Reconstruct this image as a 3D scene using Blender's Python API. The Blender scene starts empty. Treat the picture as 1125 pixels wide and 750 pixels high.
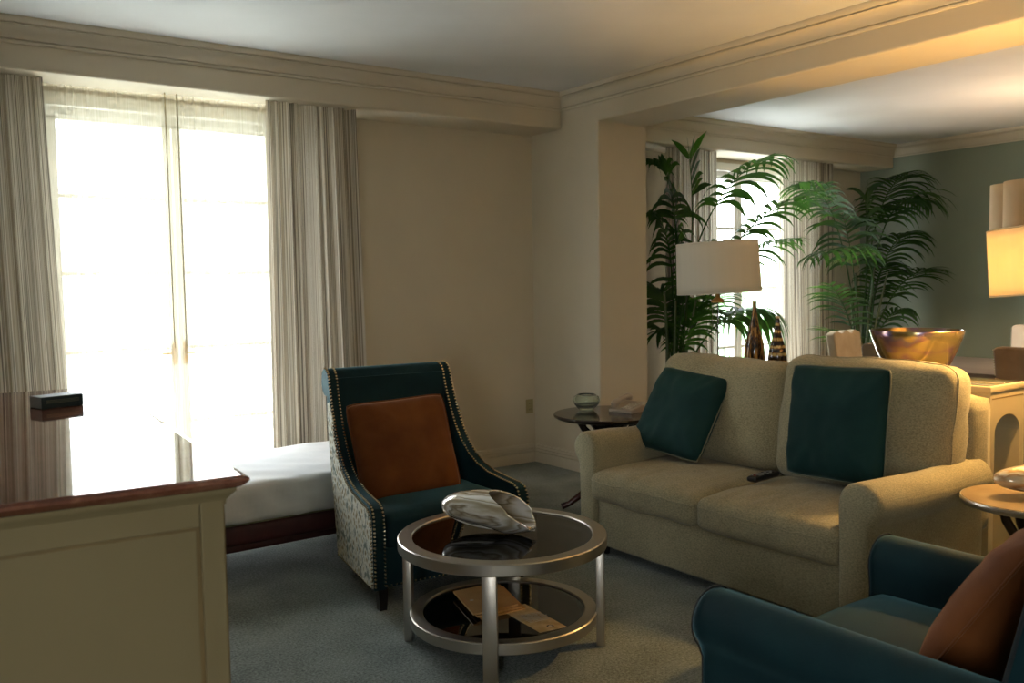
import bpy, bmesh, math, random
from mathutils import Vector, Matrix, noise
PI = math.pi
C = bpy.context.scene.collection
rnd = random.Random(7)

# ------------------------------------------------------------------ materials
def mat(name, col=(.8, .8, .8), rough=.6, metal=0, **kw):
    m = bpy.data.materials.new(name); m.use_nodes = True
    b = m.node_tree.nodes['Principled BSDF']
    b.inputs['Base Color'].default_value = (*col, 1)
    b.inputs['Roughness'].default_value = rough
    b.inputs['Metallic'].default_value = metal
    for k, v in kw.items():
        b.inputs[k.replace('_', ' ')].default_value = v
    return m

def nd(m, t, **kw):
    n = m.node_tree.nodes.new(t)
    for k, v in kw.items():
        if hasattr(n, k): setattr(n, k, v)
    return n

def lk(m, a, b): m.node_tree.links.new(a, b)

def ramp(m, fac, stops, interp='LINEAR'):
    r = nd(m, 'ShaderNodeValToRGB'); r.color_ramp.interpolation = interp
    el = r.color_ramp.elements
    while len(el) < len(stops): el.new(.5)
    for e, (p, c) in zip(el, stops): e.position = p; e.color = (*c, 1) if len(c) == 3 else c
    lk(m, fac, r.inputs[0]); return r.outputs[0]

def coords(m, scale=(1, 1, 1), kind='Object', rot=(0, 0, 0)):
    t = nd(m, 'ShaderNodeTexCoord'); mp = nd(m, 'ShaderNodeMapping')
    mp.inputs['Scale'].default_value = scale; mp.inputs['Rotation'].default_value = rot
    lk(m, t.outputs[kind], mp.inputs[0]); return mp.outputs[0]

def noise_tex(m, vec, scale, detail=3, rough=.5):
    n = nd(m, 'ShaderNodeTexNoise'); n.inputs['Scale'].default_value = scale
    n.inputs['Detail'].default_value = detail; n.inputs['Roughness'].default_value = rough
    if vec is not None: lk(m, vec, n.inputs['Vector'])
    return n.outputs[0]

def bump(m, h, strength=.3, dist=.01):
    b = nd(m, 'ShaderNodeBump'); b.inputs['Strength'].default_value = strength
    b.inputs['Distance'].default_value = dist
    lk(m, h, b.inputs['Height'])
    lk(m, b.outputs[0], m.node_tree.nodes['Principled BSDF'].inputs['Normal'])

def base(m, out): lk(m, out, m.node_tree.nodes['Principled BSDF'].inputs['Base Color'])

def noisy(name, c1, c2, scale, rough=.6, bstr=0, bscale=None, bdist=.002, stretch=(1, 1, 1), lo=.35, hi=.65, **kw):
    m = mat(name, c1, rough, **kw); v = coords(m, stretch)
    n = noise_tex(m, v, scale, 4)
    base(m, ramp(m, n, [(lo, c1), (hi, c2)]))
    if bstr: bump(m, noise_tex(m, v, bscale or scale, 3), bstr, bdist)
    return m

M = {}
def paint(name, c, bs=.12): M[name] = noisy(name, c, tuple(x*.96 for x in c), 3, .75, bs, 130, .002)
paint('wall_paint', (.61, .535, .41))
paint('trim_paint', (.62, .55, .43), .0)
paint('ceiling_paint', (.70, .70, .70), .05)
paint('green_paint', (.25, .29, .225), .15)
m = M['carpet'] = mat('carpet', (.2, .22, .2), 1.0, Sheen_Weight=.15)
v = coords(m)
big = noise_tex(m, v, 3.0, 3)
fine = noise_tex(m, v, 95, 4, .8)
mx = nd(m, 'ShaderNodeMix', data_type='FLOAT'); mx.inputs[0].default_value = .75
lk(m, big, mx.inputs[2]); lk(m, fine, mx.inputs[3])
base(m, ramp(m, mx.outputs[0], [(.40, (.062, .082, .076)), (.60, (.29, .33, .305))]))
bump(m, fine, .9, .008)

def velvet(name, c, c2, sheen=.8, tint=None):
    m = mat(name, c, .75, Sheen_Weight=sheen, Sheen_Roughness=.35)
    if tint: m.node_tree.nodes['Principled BSDF'].inputs['Sheen Tint'].default_value = (*tint, 1)
    m.node_tree.nodes['Principled BSDF'].inputs['Specular IOR Level'].default_value = .2
    v = coords(m); base(m, ramp(m, noise_tex(m, v, 6, 3), [(.35, c), (.7, c2)]))
    bump(m, noise_tex(m, v, 240, 2), .25, .002)
    return m
M['teal'] = velvet('teal_velvet', (.002, .017, .022), (.0035, .025, .031), .40, (.25, .6, .7))
M['teal_satin'] = velvet('teal_satin', (.004, .026, .025), (.006, .034, .032), .10, (.3, .6, .6))
M['rust'] = velvet('rust_velvet', (.11, .032, .006), (.16, .050, .010), .30, (.9, .5, .3))
M['black_piping'] = mat('black_piping', (.008, .012, .014), .6)
M['gold_piping'] = mat('gold_piping', (.15, .15, .095), .6)

def weave(name, c, c2, sc=900):
    m = mat(name, c, .9, Sheen_Weight=.15)
    v = coords(m)
    n1 = noise_tex(m, v, 5, 3)
    w = nd(m, 'ShaderNodeTexWave'); w.inputs['Scale'].default_value = 90; w.inputs['Distortion'].default_value = .6
    w.bands_direction = 'Z'; lk(m, v, w.inputs['Vector'])
    w2 = nd(m, 'ShaderNodeTexWave'); w2.inputs['Scale'].default_value = 90; w2.inputs['Distortion'].default_value = .6
    w2.bands_direction = 'Y'; lk(m, v, w2.inputs['Vector'])
    ad = nd(m, 'ShaderNodeMath', operation='ADD'); lk(m, w.outputs[1], ad.inputs[0]); lk(m, w2.outputs[1], ad.inputs[1])
    fn = noise_tex(m, coords(m, (1, .45, 1)), 190, 3, .8)
    mx = nd(m, 'ShaderNodeMix', data_type='FLOAT'); mx.inputs[0].default_value = .78
    lk(m, n1, mx.inputs[2]); lk(m, fn, mx.inputs[3])
    base(m, ramp(m, mx.outputs[0], [(.40, tuple(x*.80 for x in c)), (.60, tuple(x*1.08 for x in c2))]))
    bump(m, ad.outputs[0], .25, .002)
    return m
M['sofa'] = weave('sofa_linen', (.245, .213, .120), (.33, .288, .175))
M['sheet'] = noisy('white_sheet', (.74, .75, .77), (.82, .82, .83), 4, .85, .25, 9, .012)
M['bed_base'] = noisy('maroon_leather', (.055, .013, .015), (.075, .018, .018), 8, .5, .1, 80)
M['cream_paint'] = noisy('cream_lacquer', (.245, .195, .105), (.20, .158, .082), 2.2, .60, .08, 30, .002, (1, 1, .25))
M['cream_paint'].node_tree.nodes['Principled BSDF'].inputs['Specular IOR Level'].default_value = .2
M['glaze_edge'] = noisy('dark_glaze', (.17, .115, .045), (.22, .15, .06), 9, .5)
M['console_paint'] = noisy('console_lacquer', (.50, .42, .26), (.46, .385, .235), 3, .4, .03, 60)
# marble
m = M['marble'] = mat('red_marble', (.2, .07, .045), .045)
m.node_tree.nodes['Principled BSDF'].inputs['Specular IOR Level'].default_value = .42
v = coords(m, (1, 1, 1)); n = noise_tex(m, v, 5, 8, .65)
vo = nd(m, 'ShaderNodeTexVoronoi', feature='DISTANCE_TO_EDGE'); vo.inputs['Scale'].default_value = 6
lk(m, v, vo.inputs['Vector'])
mm = nd(m, 'ShaderNodeMath', operation='MULTIPLY'); lk(m, n, mm.inputs[0]); mm.inputs[1].default_value = 1.0
base(m, ramp(m, mm.outputs[0], [(.36, (.10, .030, .018)), (.5, (.18, .062, .036)), (.58, (.27, .12, .075)), (.68, (.14, .045, .028))]))
# brushed metal
m = M['nickel'] = mat('brushed_nickel', (.50, .465, .41), .34, 1)
v = coords(m, (2, 2, 60)); bump(m, noise_tex(m, v, 30, 3), .12, .001)
M['bright_nail'] = mat('nailhead_metal', (.75, .68, .52), .22, 1)
M['dark_metal'] = mat('dark_bronze', (.05, .038, .03), .38, .8)
M['brass'] = mat('aged_brass', (.42, .25, .08), .35, 1)
M['ebony'] = noisy('ebony_wood', (.012, .007, .006), (.022, .012, .010), 12, .12, 0, stretch=(1, 1, .2))
M['leg_wood'] = mat('black_leg_wood', (.010, .008, .008), .3)
M['cherry'] = noisy('reddish_dark_wood', (.060, .014, .010), (.035, .008, .007), 10, .15, 0)
M['bronze_wood'] = noisy('bronzed_table_top', (.30, .20, .10), (.36, .25, .13), 7, .22, 0)

def glass_mix(name, tint, ior=1.5, rough=0.0, bumpy=0):
    m = bpy.data.materials.new(name); m.use_nodes = True; nt = m.node_tree; nt.nodes.clear()
    o = nt.nodes.new('ShaderNodeOutputMaterial'); t = nt.nodes.new('ShaderNodeBsdfTransparent')
    g = nt.nodes.new('ShaderNodeBsdfGlossy'); f = nt.nodes.new('ShaderNodeFresnel'); mx = nt.nodes.new('ShaderNodeMixShader')
    t.inputs[0].default_value = (*tint, 1); g.inputs['Roughness'].default_value = rough; f.inputs[0].default_value = ior
    ge = nt.nodes.new('ShaderNodeNewGeometry'); mu = nt.nodes.new('ShaderNodeMath'); mu.operation = 'SUBTRACT'; mu.use_clamp = True
    nt.links.new(f.outputs[0], mu.inputs[0]); nt.links.new(ge.outputs['Backfacing'], mu.inputs[1])
    nt.links.new(mu.outputs[0], mx.inputs[0]); nt.links.new(t.outputs[0], mx.inputs[1]); nt.links.new(g.outputs[0], mx.inputs[2])
    nt.links.new(mx.outputs[0], o.inputs[0]); return m
M['pane'] = glass_mix('window_glass', (.97, .98, .98), 1.3)
M['smoked'] = glass_mix('smoked_glass', (.13, .12, .115), 1.7)
M['clear_glass'] = glass_mix('clear_lamp_glass', (.90, .93, .92), 1.5)
m = M['green_glass'] = mat('pale_green_glass', (.84, .94, .86), .03, 0, Transmission_Weight=.92, IOR=1.45)
M['black_glass'] = glass_mix('black_glass', (.02, .02, .02), 1.7)

def cloth(name, stops, sc, transl, tcol=(.9, .85, .75), transparent=0, kind='UV', rough=.9):
    m = bpy.data.materials.new(name); m.use_nodes = True; nt = m.node_tree; nt.nodes.clear()
    o = nt.nodes.new('ShaderNodeOutputMaterial'); d = nt.nodes.new('ShaderNodeBsdfDiffuse'); t = nt.nodes.new('ShaderNodeBsdfTranslucent')
    mx = nt.nodes.new('ShaderNodeMixShader'); mx.inputs[0].default_value = transl
    v = coords(m, (1, .003, 1), kind)
    n = noise_tex(m, v, sc, 2, .8); c = ramp(m, n, stops)
    nt.links.new(c, d.inputs[0]); nt.links.new(c, t.inputs[0])
    nt.links.new(d.outputs[0], mx.inputs[1]); nt.links.new(t.outputs[0], mx.inputs[2])
    last = mx.outputs[0]
    if transparent:
        tr = nt.nodes.new('ShaderNodeBsdfTransparent'); m2 = nt.nodes.new('ShaderNodeMixShader')
        tr.inputs[0].default_value = (.98, .97, .94, 1)
        m2.inputs[0].default_value = transparent
        nt.links.new(last, m2.inputs[1]); nt.links.new(tr.outputs[0], m2.inputs[2]); last = m2.outputs[0]
    nt.links.new(last, o.inputs[0]); return m
M['drape'] = cloth('striped_drape', [(.30, (.10, .085, .07)), (.40, (.36, .31, .24)), (.48, (.60, .54, .44)), (.53, (.13, .11, .09)), (.58, (.56, .50, .41)), (.66, (.66, .62, .53)), (.74, (.12, .10, .085))], 25, .28)
M['sheer'] = cloth('white_sheer', [(.3, (.70, .64, .52)), (.7, (.93, .90, .82))], 60, .085, transparent=.66)
M['shade_off'] = cloth('linen_shade', [(.3, (.80, .76, .68)), (.7, (.84, .80, .72))], 3, .35)
M['shade_lit'] = cloth('glowing_linen_shade', [(.3, (.76, .66, .46)), (.7, (.80, .70, .50))], 3, .17)
M['shade_tan'] = cloth('tan_linen_shade', [(.3, (.50, .38, .24)), (.7, (.56, .43, .28))], 3, .12)
M['wand'] = mat('olive_curtain_wand', (.30, .24, .13), .5)

def leafmat():
    m = bpy.data.materials.new('palm_leaf'); m.use_nodes = True; nt = m.node_tree; nt.nodes.clear()
    o = nt.nodes.new('ShaderNodeOutputMaterial'); d = nt.nodes.new('ShaderNodeBsdfPrincipled'); t = nt.nodes.new('ShaderNodeBsdfTranslucent')
    mx = nt.nodes.new('ShaderNodeMixShader'); mx.inputs[0].default_value = .38
    n = noise_tex(m, coords(m), 5, 2); c = ramp(m, n, [(.3, (.007, .022, .009)), (.7, (.018, .042, .013))])
    c2 = ramp(m, n, [(.3, (.05, .17, .015)), (.7, (.12, .30, .03))])
    nt.links.new(c, d.inputs[0]); d.inputs['Roughness'].default_value = .5; d.inputs['Specular IOR Level'].default_value = .25; nt.links.new(c2, t.inputs[0])
    nt.links.new(d.outputs[0], mx.inputs[1]); nt.links.new(t.outputs[0], mx.inputs[2]); nt.links.new(mx.outputs[0], o.inputs[0]); return m
M['leaf'] = leafmat()
M['palm_stem'] = noisy('palm_stem', (.035, .07, .02), (.06, .085, .03), 12, .5)
M['soil'] = noisy('potting_soil', (.03, .02, .014), (.06, .04, .025), 40, 1)
M['wicker'] = noisy('brown_planter', (.09, .045, .02), (.14, .075, .035), 14, .5, .4, 60, .004)
M['pvc_white'] = mat('white_frame_paint', (.78, .77, .72), .4)
M['phone'] = mat('beige_phone_plastic', (.37, .305, .235), .4)
M['phone_key'] = mat('phone_key_plastic', (.50, .46, .38), .4)
M['black_plastic'] = mat('black_plastic', (.012, .012, .013), .35)
M['grey_rubber'] = mat('grey_rubber', (.22, .22, .21), .6)
M['red_rubber'] = mat('red_rubber', (.35, .06, .03), .6)
M['outlet'] = mat('ivory_outlet', (.36, .30, .15), .4)
M['dining_fabric'] = noisy('beige_dining_fabric', (.40, .31, .20), (.46, .36, .24), 9, .85, .2, 200)
M['grey_fabric'] = noisy('grey_brown_fabric', (.24, .20, .15), (.27, .22, .165), 9, .85, .2, 200)
M['cream_fabric'] = noisy('cream_dining_fabric', (.66, .58, .48), (.70, .63, .53), 9, .85, .2, 200)
M['brown_fabric'] = noisy('brown_dining_fabric', (.22, .14, .08), (.26, .17, .10), 9, .85, .2, 200)
M['grey_wood'] = noisy('grey_brown_table_wood', (.15, .125, .105), (.20, .165, .135), 6, .35, 0, stretch=(1, .1, 1))
M['black_inlay'] = mat('console_glass_inset', (.10, .095, .06), .06)
M['paper'] = mat('white_paper', (.75, .73, .68), .6)
M['ext_white'] = mat('pale_render', (.85, .85, .82), .8)
M['ext_rail'] = mat('painted_rail', (.75, .74, .72), .5)
M['ext_green'] = noisy('distant_foliage', (.25, .38, .22), (.42, .55, .35), 3, .9)

# patterned side fabric of the centre armchair
m = M['pattern'] = mat('patterned_fabric', (.5, .5, .4), .85)
v = coords(m, (1, 1, .75))
vo = nd(m, 'ShaderNodeTexVoronoi'); vo.inputs['Scale'].default_value = 34; lk(m, v, vo.inputs['Vector'])
n = noise_tex(m, v, 60, 3, .7)
ad = nd(m, 'ShaderNodeMath', operation='MULTIPLY'); lk(m, vo.outputs['Distance'], ad.inputs[0]); lk(m, n, ad.inputs[1])
base(m, ramp(m, ad.outputs[0], [(.05, (.10, .08, .035)), (.13, (.34, .29, .17)), (.20, (.62, .61, .52)), (.30, (.58, .58, .50)), (.38, (.16, .19, .16))]))
bump(m, ad.outputs[0], .4, .004)

# iridescent / shell glass
def swirl(name, cols, scale, dist, rough, metal, coat=.6, film=0):
    m = mat(name, cols[0], rough, metal, Coat_Weight=coat, Coat_Roughness=.03)
    v = coords(m, (.35, 1.5, 1.5), rot=(.5, .2, .25))
    w = nd(m, 'ShaderNodeTexWave'); w.inputs['Scale'].default_value = scale; w.inputs['Distortion'].default_value = dist
    w.bands_direction = 'DIAGONAL'; w.inputs['Detail'].default_value = 4; w.inputs['Detail Scale'].default_value = 2.0; lk(m, v, w.inputs['Vector'])
    k = len(cols); base(m, ramp(m, w.outputs[1], [(i/(k-1), c) for i, c in enumerate(cols)]))
    if film:
        b = m.node_tree.nodes['Principled BSDF']
        if 'Thin Film Thickness' in b.inputs:
            b.inputs['Thin Film Thickness'].default_value = film; b.inputs['Thin Film IOR'].default_value = 1.6
    return m
M['shell_glass'] = swirl('pearly_swirl_glass', [(.42, .36, .25), (.70, .66, .56), (.86, .85, .80), (.30, .25, .17), (.62, .57, .46), (.86, .86, .84)], 3.4, 6, .10, .30, film=420)
M['shell_amber'] = swirl('amber_swirl_glass', [(.75, .62, .40), (.55, .34, .14), (.82, .74, .58), (.45, .27, .12), (.75, .62, .42)], 3, 5, .15, .2)
m = M['iridescent'] = mat('iridescent_gold_glass', (.45, .33, .12), .22, .85, Coat_Weight=.8, Coat_Roughness=.04)
v = coords(m, (1, 1, 2)); n = noise_tex(m, v, 3.4, 3, .6)
base(m, ramp(m, n, [(.30, (.34, .25, .09)), (.44, (.42, .31, .13)), (.5, (.30, .16, .20)), (.54, (.22, .17, .30)), (.60, (.40, .29, .12)), (.72, (.32, .33, .13))]))
def bottlemat(name, freq):
    m = mat(name, (.1, .05, .02), .15, 0, Coat_Weight=.5)
    v = coords(m, (1, 1, freq)); n = noise_tex(m, v, 60, 2, .8)
    base(m, ramp(m, n, [(.42, (.022, .010, .005)), (.52, (.10, .042, .010)), (.62, (.42, .22, .05))])); return m
M['bottle_a'] = bottlemat('amber_streaked_glass', .09)
m = M['bottle_b'] = mat('amber_banded_glass', (.1, .05, .02), .15, 0, Coat_Weight=.5)
v = coords(m); w = nd(m, 'ShaderNodeTexWave'); w.bands_direction = 'Z'; w.inputs['Scale'].default_value = 7.2; w.inputs['Distortion'].default_value = .8
lk(m, v, w.inputs['Vector']); n = noise_tex(m, coords(m, (1, 1, .12)), 90, 2, .8)
mu = nd(m, 'ShaderNodeMath', operation='MULTIPLY'); lk(m, w.outputs[1], mu.inputs[0]); lk(m, n, mu.inputs[1])
base(m, ramp(m, mu.outputs[0], [(.22, (.022, .010, .005)), (.36, (.22, .12, .03)), (.5, (.62, .44, .16))]))

# ------------------------------------------------------------------ mesh helpers
class MB:
    def __init__(s): s.v = []; s.f = []; s.uv = None; s.mi = []
    def add(s, vs, fs, mi=0):
        o = len(s.v); s.v += [tuple(p) for p in vs]; s.f += [tuple(i+o for i in f) for f in fs]; s.mi += [mi]*len(fs)
    def box(s, x0, x1, y0, y1, z0, z1, mi=0):
        s.add([(x0, y0, z0), (x1, y0, z0), (x1, y1, z0), (x0, y1, z0), (x0, y0, z1), (x1, y0, z1), (x1, y1, z1), (x0, y1, z1)],
              [(0, 3, 2, 1), (4, 5, 6, 7), (0, 1, 5, 4), (1, 2, 6, 5), (2, 3, 7, 6), (3, 0, 4, 7)], mi); return s
    def rbox(s, x0, x1, y0, y1, z0, z1, r=.01, seg=2, mi=0):
        bm = bmesh.new(); bmesh.ops.create_cube(bm, size=1)
        for p in bm.verts: p.co = Vector(((x0+x1)/2+p.co.x*(x1-x0), (y0+y1)/2+p.co.y*(y1-y0), (z0+z1)/2+p.co.z*(z1-z0)))
        bmesh.ops.bevel(bm, geom=bm.edges[:], offset=r, segments=seg, profile=.5, affect='EDGES')
        bm.verts.index_update(); s.add([p.co[:] for p in bm.verts], [[q.index for q in f.verts] for f in bm.faces], mi); bm.free(); return s
    def prism(s, poly, axis, a, b, mi=0):
        """poly: 2-D points in the two other axes (in xyz order), extruded along axis a..b"""
        def P(t, u, w): return {0: (t, u, w), 1: (u, t, w), 2: (u, w, t)}[axis]
        n = len(poly); vs = [P(a, *p) for p in poly]+[P(b, *p) for p in poly]
        s.add(vs, [tuple(range(n))[::-1], tuple(range(n, 2*n))]+[(i, (i+1) % n, n+(i+1) % n, n+i) for i in range(n)], mi); return s
    def lathe(s, prof, c=(0, 0, 0), n=32, cap0=True, cap1=True, mi=0, sx=1, sy=1):
        vs = [];
        for r, z in prof:
            for k in range(n): a = 2*PI*k/n; vs.append((c[0]+r*math.cos(a)*sx, c[1]+r*math.sin(a)*sy, c[2]+z))
        fs = [(i*n+k, i*n+(k+1) % n, (i+1)*n+(k+1) % n, (i+1)*n+k) for i in range(len(prof)-1) for k in range(n)]
        if cap0: fs.append(tuple(range(n))[::-1])
        if cap1: fs.append(tuple(range((len(prof)-1)*n, len(prof)*n)))
        s.add(vs, fs, mi); return s
    def tube(s, pts, r, n=8, mi=0, closed=False, caps=True):
        pts = [Vector(p) for p in pts]; N = len(pts); vs = []
        rr = r if isinstance(r, (list, tuple)) else [r]*N
        up = None
        for i, p in enumerate(pts):
            if closed: t = pts[(i+1) % N]-pts[i-1]
            else: t = pts[min(i+1, N-1)]-pts[max(i-1, 0)]
            t.normalize()
            if up is None: up = Vector((0, 0, 1)) if abs(t.z) < .9 else Vector((1, 0, 0))
            b = t.cross(up).normalized(); up = b.cross(t).normalized()
            for k in range(n): a = 2*PI*k/n; vs.append(p+(b*math.cos(a)+up*math.sin(a))*rr[i])
        M_ = N if closed else N-1
        fs = [(i*n+k, i*n+(k+1) % n, ((i+1) % N)*n+(k+1) % n, ((i+1) % N)*n+k) for i in range(M_) for k in range(n)]
        if not closed and caps: fs += [tuple(range(n))[::-1], tuple(range((N-1)*n, N*n))]
        s.add(vs, fs, mi); return s
    def grid(s, fn, nu, nv, mi=0, closeu=False):
        vs = [fn(i/(nu if closeu else nu-1), j/(nv-1)) for j in range(nv) for i in range(nu)]
        m_ = nu if closeu else nu-1
        s.add(vs, [(j*nu+i, j*nu+(i+1) % nu, (j+1)*nu+(i+1) % nu, (j+1)*nu+i) for j in range(nv-1) for i in range(m_)], mi); return s
    def ball(s, c, r, n=6, m=4, mi=0, sc=(1, 1, 1)):
        vs = [(c[0], c[1], c[2]-r*sc[2])]
        for j in range(1, m):
            a = -PI/2+PI*j/m
            for k in range(n): b = 2*PI*k/n; vs.append((c[0]+r*sc[0]*math.cos(a)*math.cos(b), c[1]+r*sc[1]*math.cos(a)*math.sin(b), c[2]+r*sc[2]*math.sin(a)))
        vs.append((c[0], c[1], c[2]+r*sc[2])); L = len(vs)-1
        fs = [(0, 1+(k+1) % n, 1+k) for k in range(n)]+[(L, L-n+k, L-n+(k+1) % n) for k in range(n)]
        fs += [(1+j*n+k, 1+j*n+(k+1) % n, 1+(j+1)*n+(k+1) % n, 1+(j+1)*n+k) for j in range(m-2) for k in range(n)]
        s.add(vs, fs, mi); return s
    def build(s, name, mats, parent=None, smooth=False, sharp=35, loc=None, rot=None):
        me = bpy.data.meshes.new(name); me.from_pydata(s.v, [], s.f)
        for x in (mats if isinstance(mats, (list, tuple)) else [mats]): me.materials.append(M[x] if isinstance(x, str) else x)
        me.polygons.foreach_set('material_index', s.mi)
        bm = bmesh.new(); bm.from_mesh(me); bmesh.ops.recalc_face_normals(bm, faces=bm.faces[:])
        if smooth:
            for f in bm.faces: f.smooth = True
            for e in bm.edges:
                if len(e.link_faces) == 2 and e.calc_face_angle(0) > math.radians(sharp): e.smooth = False
        bm.to_mesh(me); bm.free()
        o = bpy.data.objects.new(name, me); C.objects.link(o)
        if parent: o.parent = parent
        if loc: o.location = loc
        if rot: o.rotation_euler = rot
        return o

def tag(o, label=None, cat=None, group=None, kind=None):
    if label: o['label'] = label
    if cat: o['category'] = cat
    if group: o['group'] = group
    if kind: o['kind'] = kind
    return o
def thing(name, label, cat, loc=(0, 0, 0), rz=0, group=None):
    o = bpy.data.objects.new(name, None); C.objects.link(o); o.empty_display_size = .1
    o.location = loc; o.rotation_euler = (0, 0, rz); return tag(o, label, cat, group)
def struct(mb, name, m, parent=None, smooth=False):
    o = mb.build(name, m, parent, smooth)
    if not parent: o['kind'] = 'structure'
    return o
def copy_tree(o, parent=None):
    c = o.copy(); C.objects.link(c)
    if parent: c.parent = parent
    for ch in list(o.children): copy_tree(ch, c)
    return c
def subsurf(o, lv=1):
    s = o.modifiers.new('sub', 'SUBSURF'); s.levels = lv; s.render_levels = lv; return o
def bez(p0, p1, p2, t): return p0*(1-t)**2+p1*2*t*(1-t)+p2*t*t
def arc(cx, cy, r, a0, a1, n): return [(cx+r*math.cos(math.radians(a0+(a1-a0)*i/n)), cy+r*math.sin(math.radians(a0+(a1-a0)*i/n))) for i in range(n+1)]

def soft_box(hx, hy, hz, r, n=(14, 14, 6), crown=0, crown_low=0, wr=0, wsc=6, seed=0, side=0, ridge=0):
    """upholstered cushion, centred at origin"""
    mb = MB(); sd = Vector((seed*7.3, seed*3.1, seed*1.7))
    def shape(p):
        q = Vector((p[0]*hx, p[1]*hy, p[2]*hz))
        inn = Vector((max(-hx+r, min(hx-r, q.x)), max(-hy+r, min(hy-r, q.y)), max(-hz+r, min(hz-r, q.z))))
        d = q-inn
        if d.length > 1e-6:
            mx = max(abs(d.x), abs(d.y), abs(d.z)); d = d.normalized()*mx
        q = inn+d
        u, v_, w = q.x/hx, q.y/hy, q.z/hz
        k = max(0, 1-u**4)*max(0, 1-v_**4)
        q.z += (crown if w > 0 else -crown_low)*k*abs(w)
        q.x += side*u*max(0, 1-v_*v_)*max(0, 1-w*w); q.y += side*v_*max(0, 1-u*u)*max(0, 1-w*w)
        if ridge and w > 0:
            q.z += ridge*noise.noise(Vector((q.x*4, q.y*26, seed)))*max(0, 1-abs(v_)**6)*(.4+.6*max(0, -u))
        if wr:
            nn = noise.noise(q*wsc+sd)+.5*noise.noise(q*wsc*2.3+sd)
            q += q.normalized()*nn*wr
        return q
    def face(fn, a, b): mb.grid(lambda u, v_: shape(fn(2*u-1, 2*v_-1)), a, b)
    nx, ny, nz = n; mb.shape = shape
    face(lambda u, v_: (u, v_, 1), nx, ny); face(lambda u, v_: (u, v_, -1), nx, ny)
    face(lambda u, v_: (u, 1, v_), nx, nz); face(lambda u, v_: (u, -1, v_), nx, nz)
    face(lambda u, v_: (1, u, v_), ny, nz); face(lambda u, v_: (-1, u, v_), ny, nz)
    return mb
def seam(c, name, m, parent, w=.45, r=.0028):
    n = 24; pts = []
    for k in range(n): pts.append((-1, -1+2*k/n, w))
    for k in range(n): pts.append((-1+2*k/n, 1, w))
    for k in range(n): pts.append((1, 1-2*k/n, w))
    for k in range(n): pts.append((1-2*k/n, -1, w))
    pts = [c.shape(p) for p in pts]; out = [pts[0]]
    for p in pts[1:]:
        if (p-out[-1]).length > .004: out.append(p)
    return MB().tube(out, r, 5, closed=True).build(name, m, parent, True, 80)
def build_soft(mb, name, m, parent=None, loc=(0, 0, 0), rot=(0, 0, 0)):
    o = mb.build(name, m, parent, True, 80)
    bm = bmesh.new(); bm.from_mesh(o.data); bmesh.ops.remove_doubles(bm, verts=bm.verts[:], dist=1e-5)
    bmesh.ops.recalc_face_normals(bm, faces=bm.faces[:])
    for f in bm.faces: f.smooth = True
    for e in bm.edges: e.smooth = True
    bm.to_mesh(o.data); bm.free()
    o.location = loc; o.rotation_euler = rot; return o

def pillow(name, label, size, thick, m, loc, rot, seed=0, spin=0, wide=1, pip=None, wr=.012, cat='cushion', n=30):
    """scatter cushion; local xy is its face, pillow thickness along z, centred"""
    sd = Vector((seed*5.1, seed*2.7, 0)); h = size/2
    def P(u, v_, sgn):
        u = 2*u-1; v_ = 2*v_-1
        cr = 1-.055*(abs(u)*abs(v_))**5; x = wide*h*u*(1-.035*(1-v_*v_)*abs(u)**2)*cr; y = h*v_*(1-.035*(1-u*u)*abs(v_)**2)*cr
        e = max(0, (1-abs(u)**2.4))*max(0, (1-abs(v_)**2.4))
        t = thick/2*e**.46
        w = noise.noise(Vector((x*7, y*7, sgn))+sd)*wr*1.2*e**.4+noise.noise(Vector((x*19, y*12, sgn*2))+sd)*wr*.45*e**.3
        rad = math.atan2(v_, u); w += math.sin(rad*17+seed)*.005*(abs(u*v_))*e**.3*2
        return Vector((x, y, sgn*(t+w)))
    mb = MB(); mb.grid(lambda u, v_: P(u, v_, 1), n, n); mb.grid(lambda u, v_: P(u, v_, -1), n, n)
    root = thing(name, label, cat, loc, group='throw pillows on the seats'); root.rotation_euler = (Matrix.Rotation(rot[2], 3, 'Z') @ Matrix.Rotation(rot[1], 3, 'Y') @ Matrix.Rotation(rot[0], 3, 'X') @ Matrix.Rotation(spin, 3, 'Z')).to_euler()
    o = build_soft(mb, 'cushion_cover', m, root)
    pts = []
    for i in range(n*1): pts.append(P(i/n, 0, 1))
    for i in range(n*1): pts.append(P(1, i/n, 1))
    for i in range(n*1): pts.append(P(1-i/n, 1, 1))
    for i in range(n*1): pts.append(P(0, 1-i/n, 1))
    pts = [Vector((p.x*1.005, p.y*1.005, 0)) for p in pts]
    MB().tube(pts, .0036, 6, closed=True).build('piping', pip or m, root, True, 80)
    return root
# ------------------------------------------------------------------ the setting
YW, XS, XB, XG = 5.838, 4.395, 4.885, 8.90       # window wall, beam face, beam back, green wall
YS = 5.447                                         # soffit face
CZ, CZ2, SB, SB2 = 2.885, 2.84, 2.63, 2.605
XL, YB = -1.7, -2.2
struct(MB().box(XL-.2, XG+.2, YB-.2, YW+.2, -.1, 0), 'floor', 'carpet')
struct(MB().box(XL-.2, XS+.05, YB-.2, YW+.2, CZ, CZ+.12), 'ceiling', 'ceiling_paint')
o = struct(MB().box(XB-.05, XG+.2, YB-.2, YW+.2, CZ2, CZ2+.16), 'ceiling', 'ceiling_paint')
def wall_with_opening(name, x0, x1, ox0, ox1, oz, m):
    b = MB(); y0, y1 = YW, YW+.2; zt = 3.0
    b.box(x0, ox0, y0, y1, 0, zt); b.box(ox1, x1, y0, y1, 0, zt); b.box(ox0, ox1, y0, y1, oz, zt)
    struct(b, name, m)
W1 = (.84, 2.31, 2.54); W2 = (6.20, 7.66, 2.50)
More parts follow.
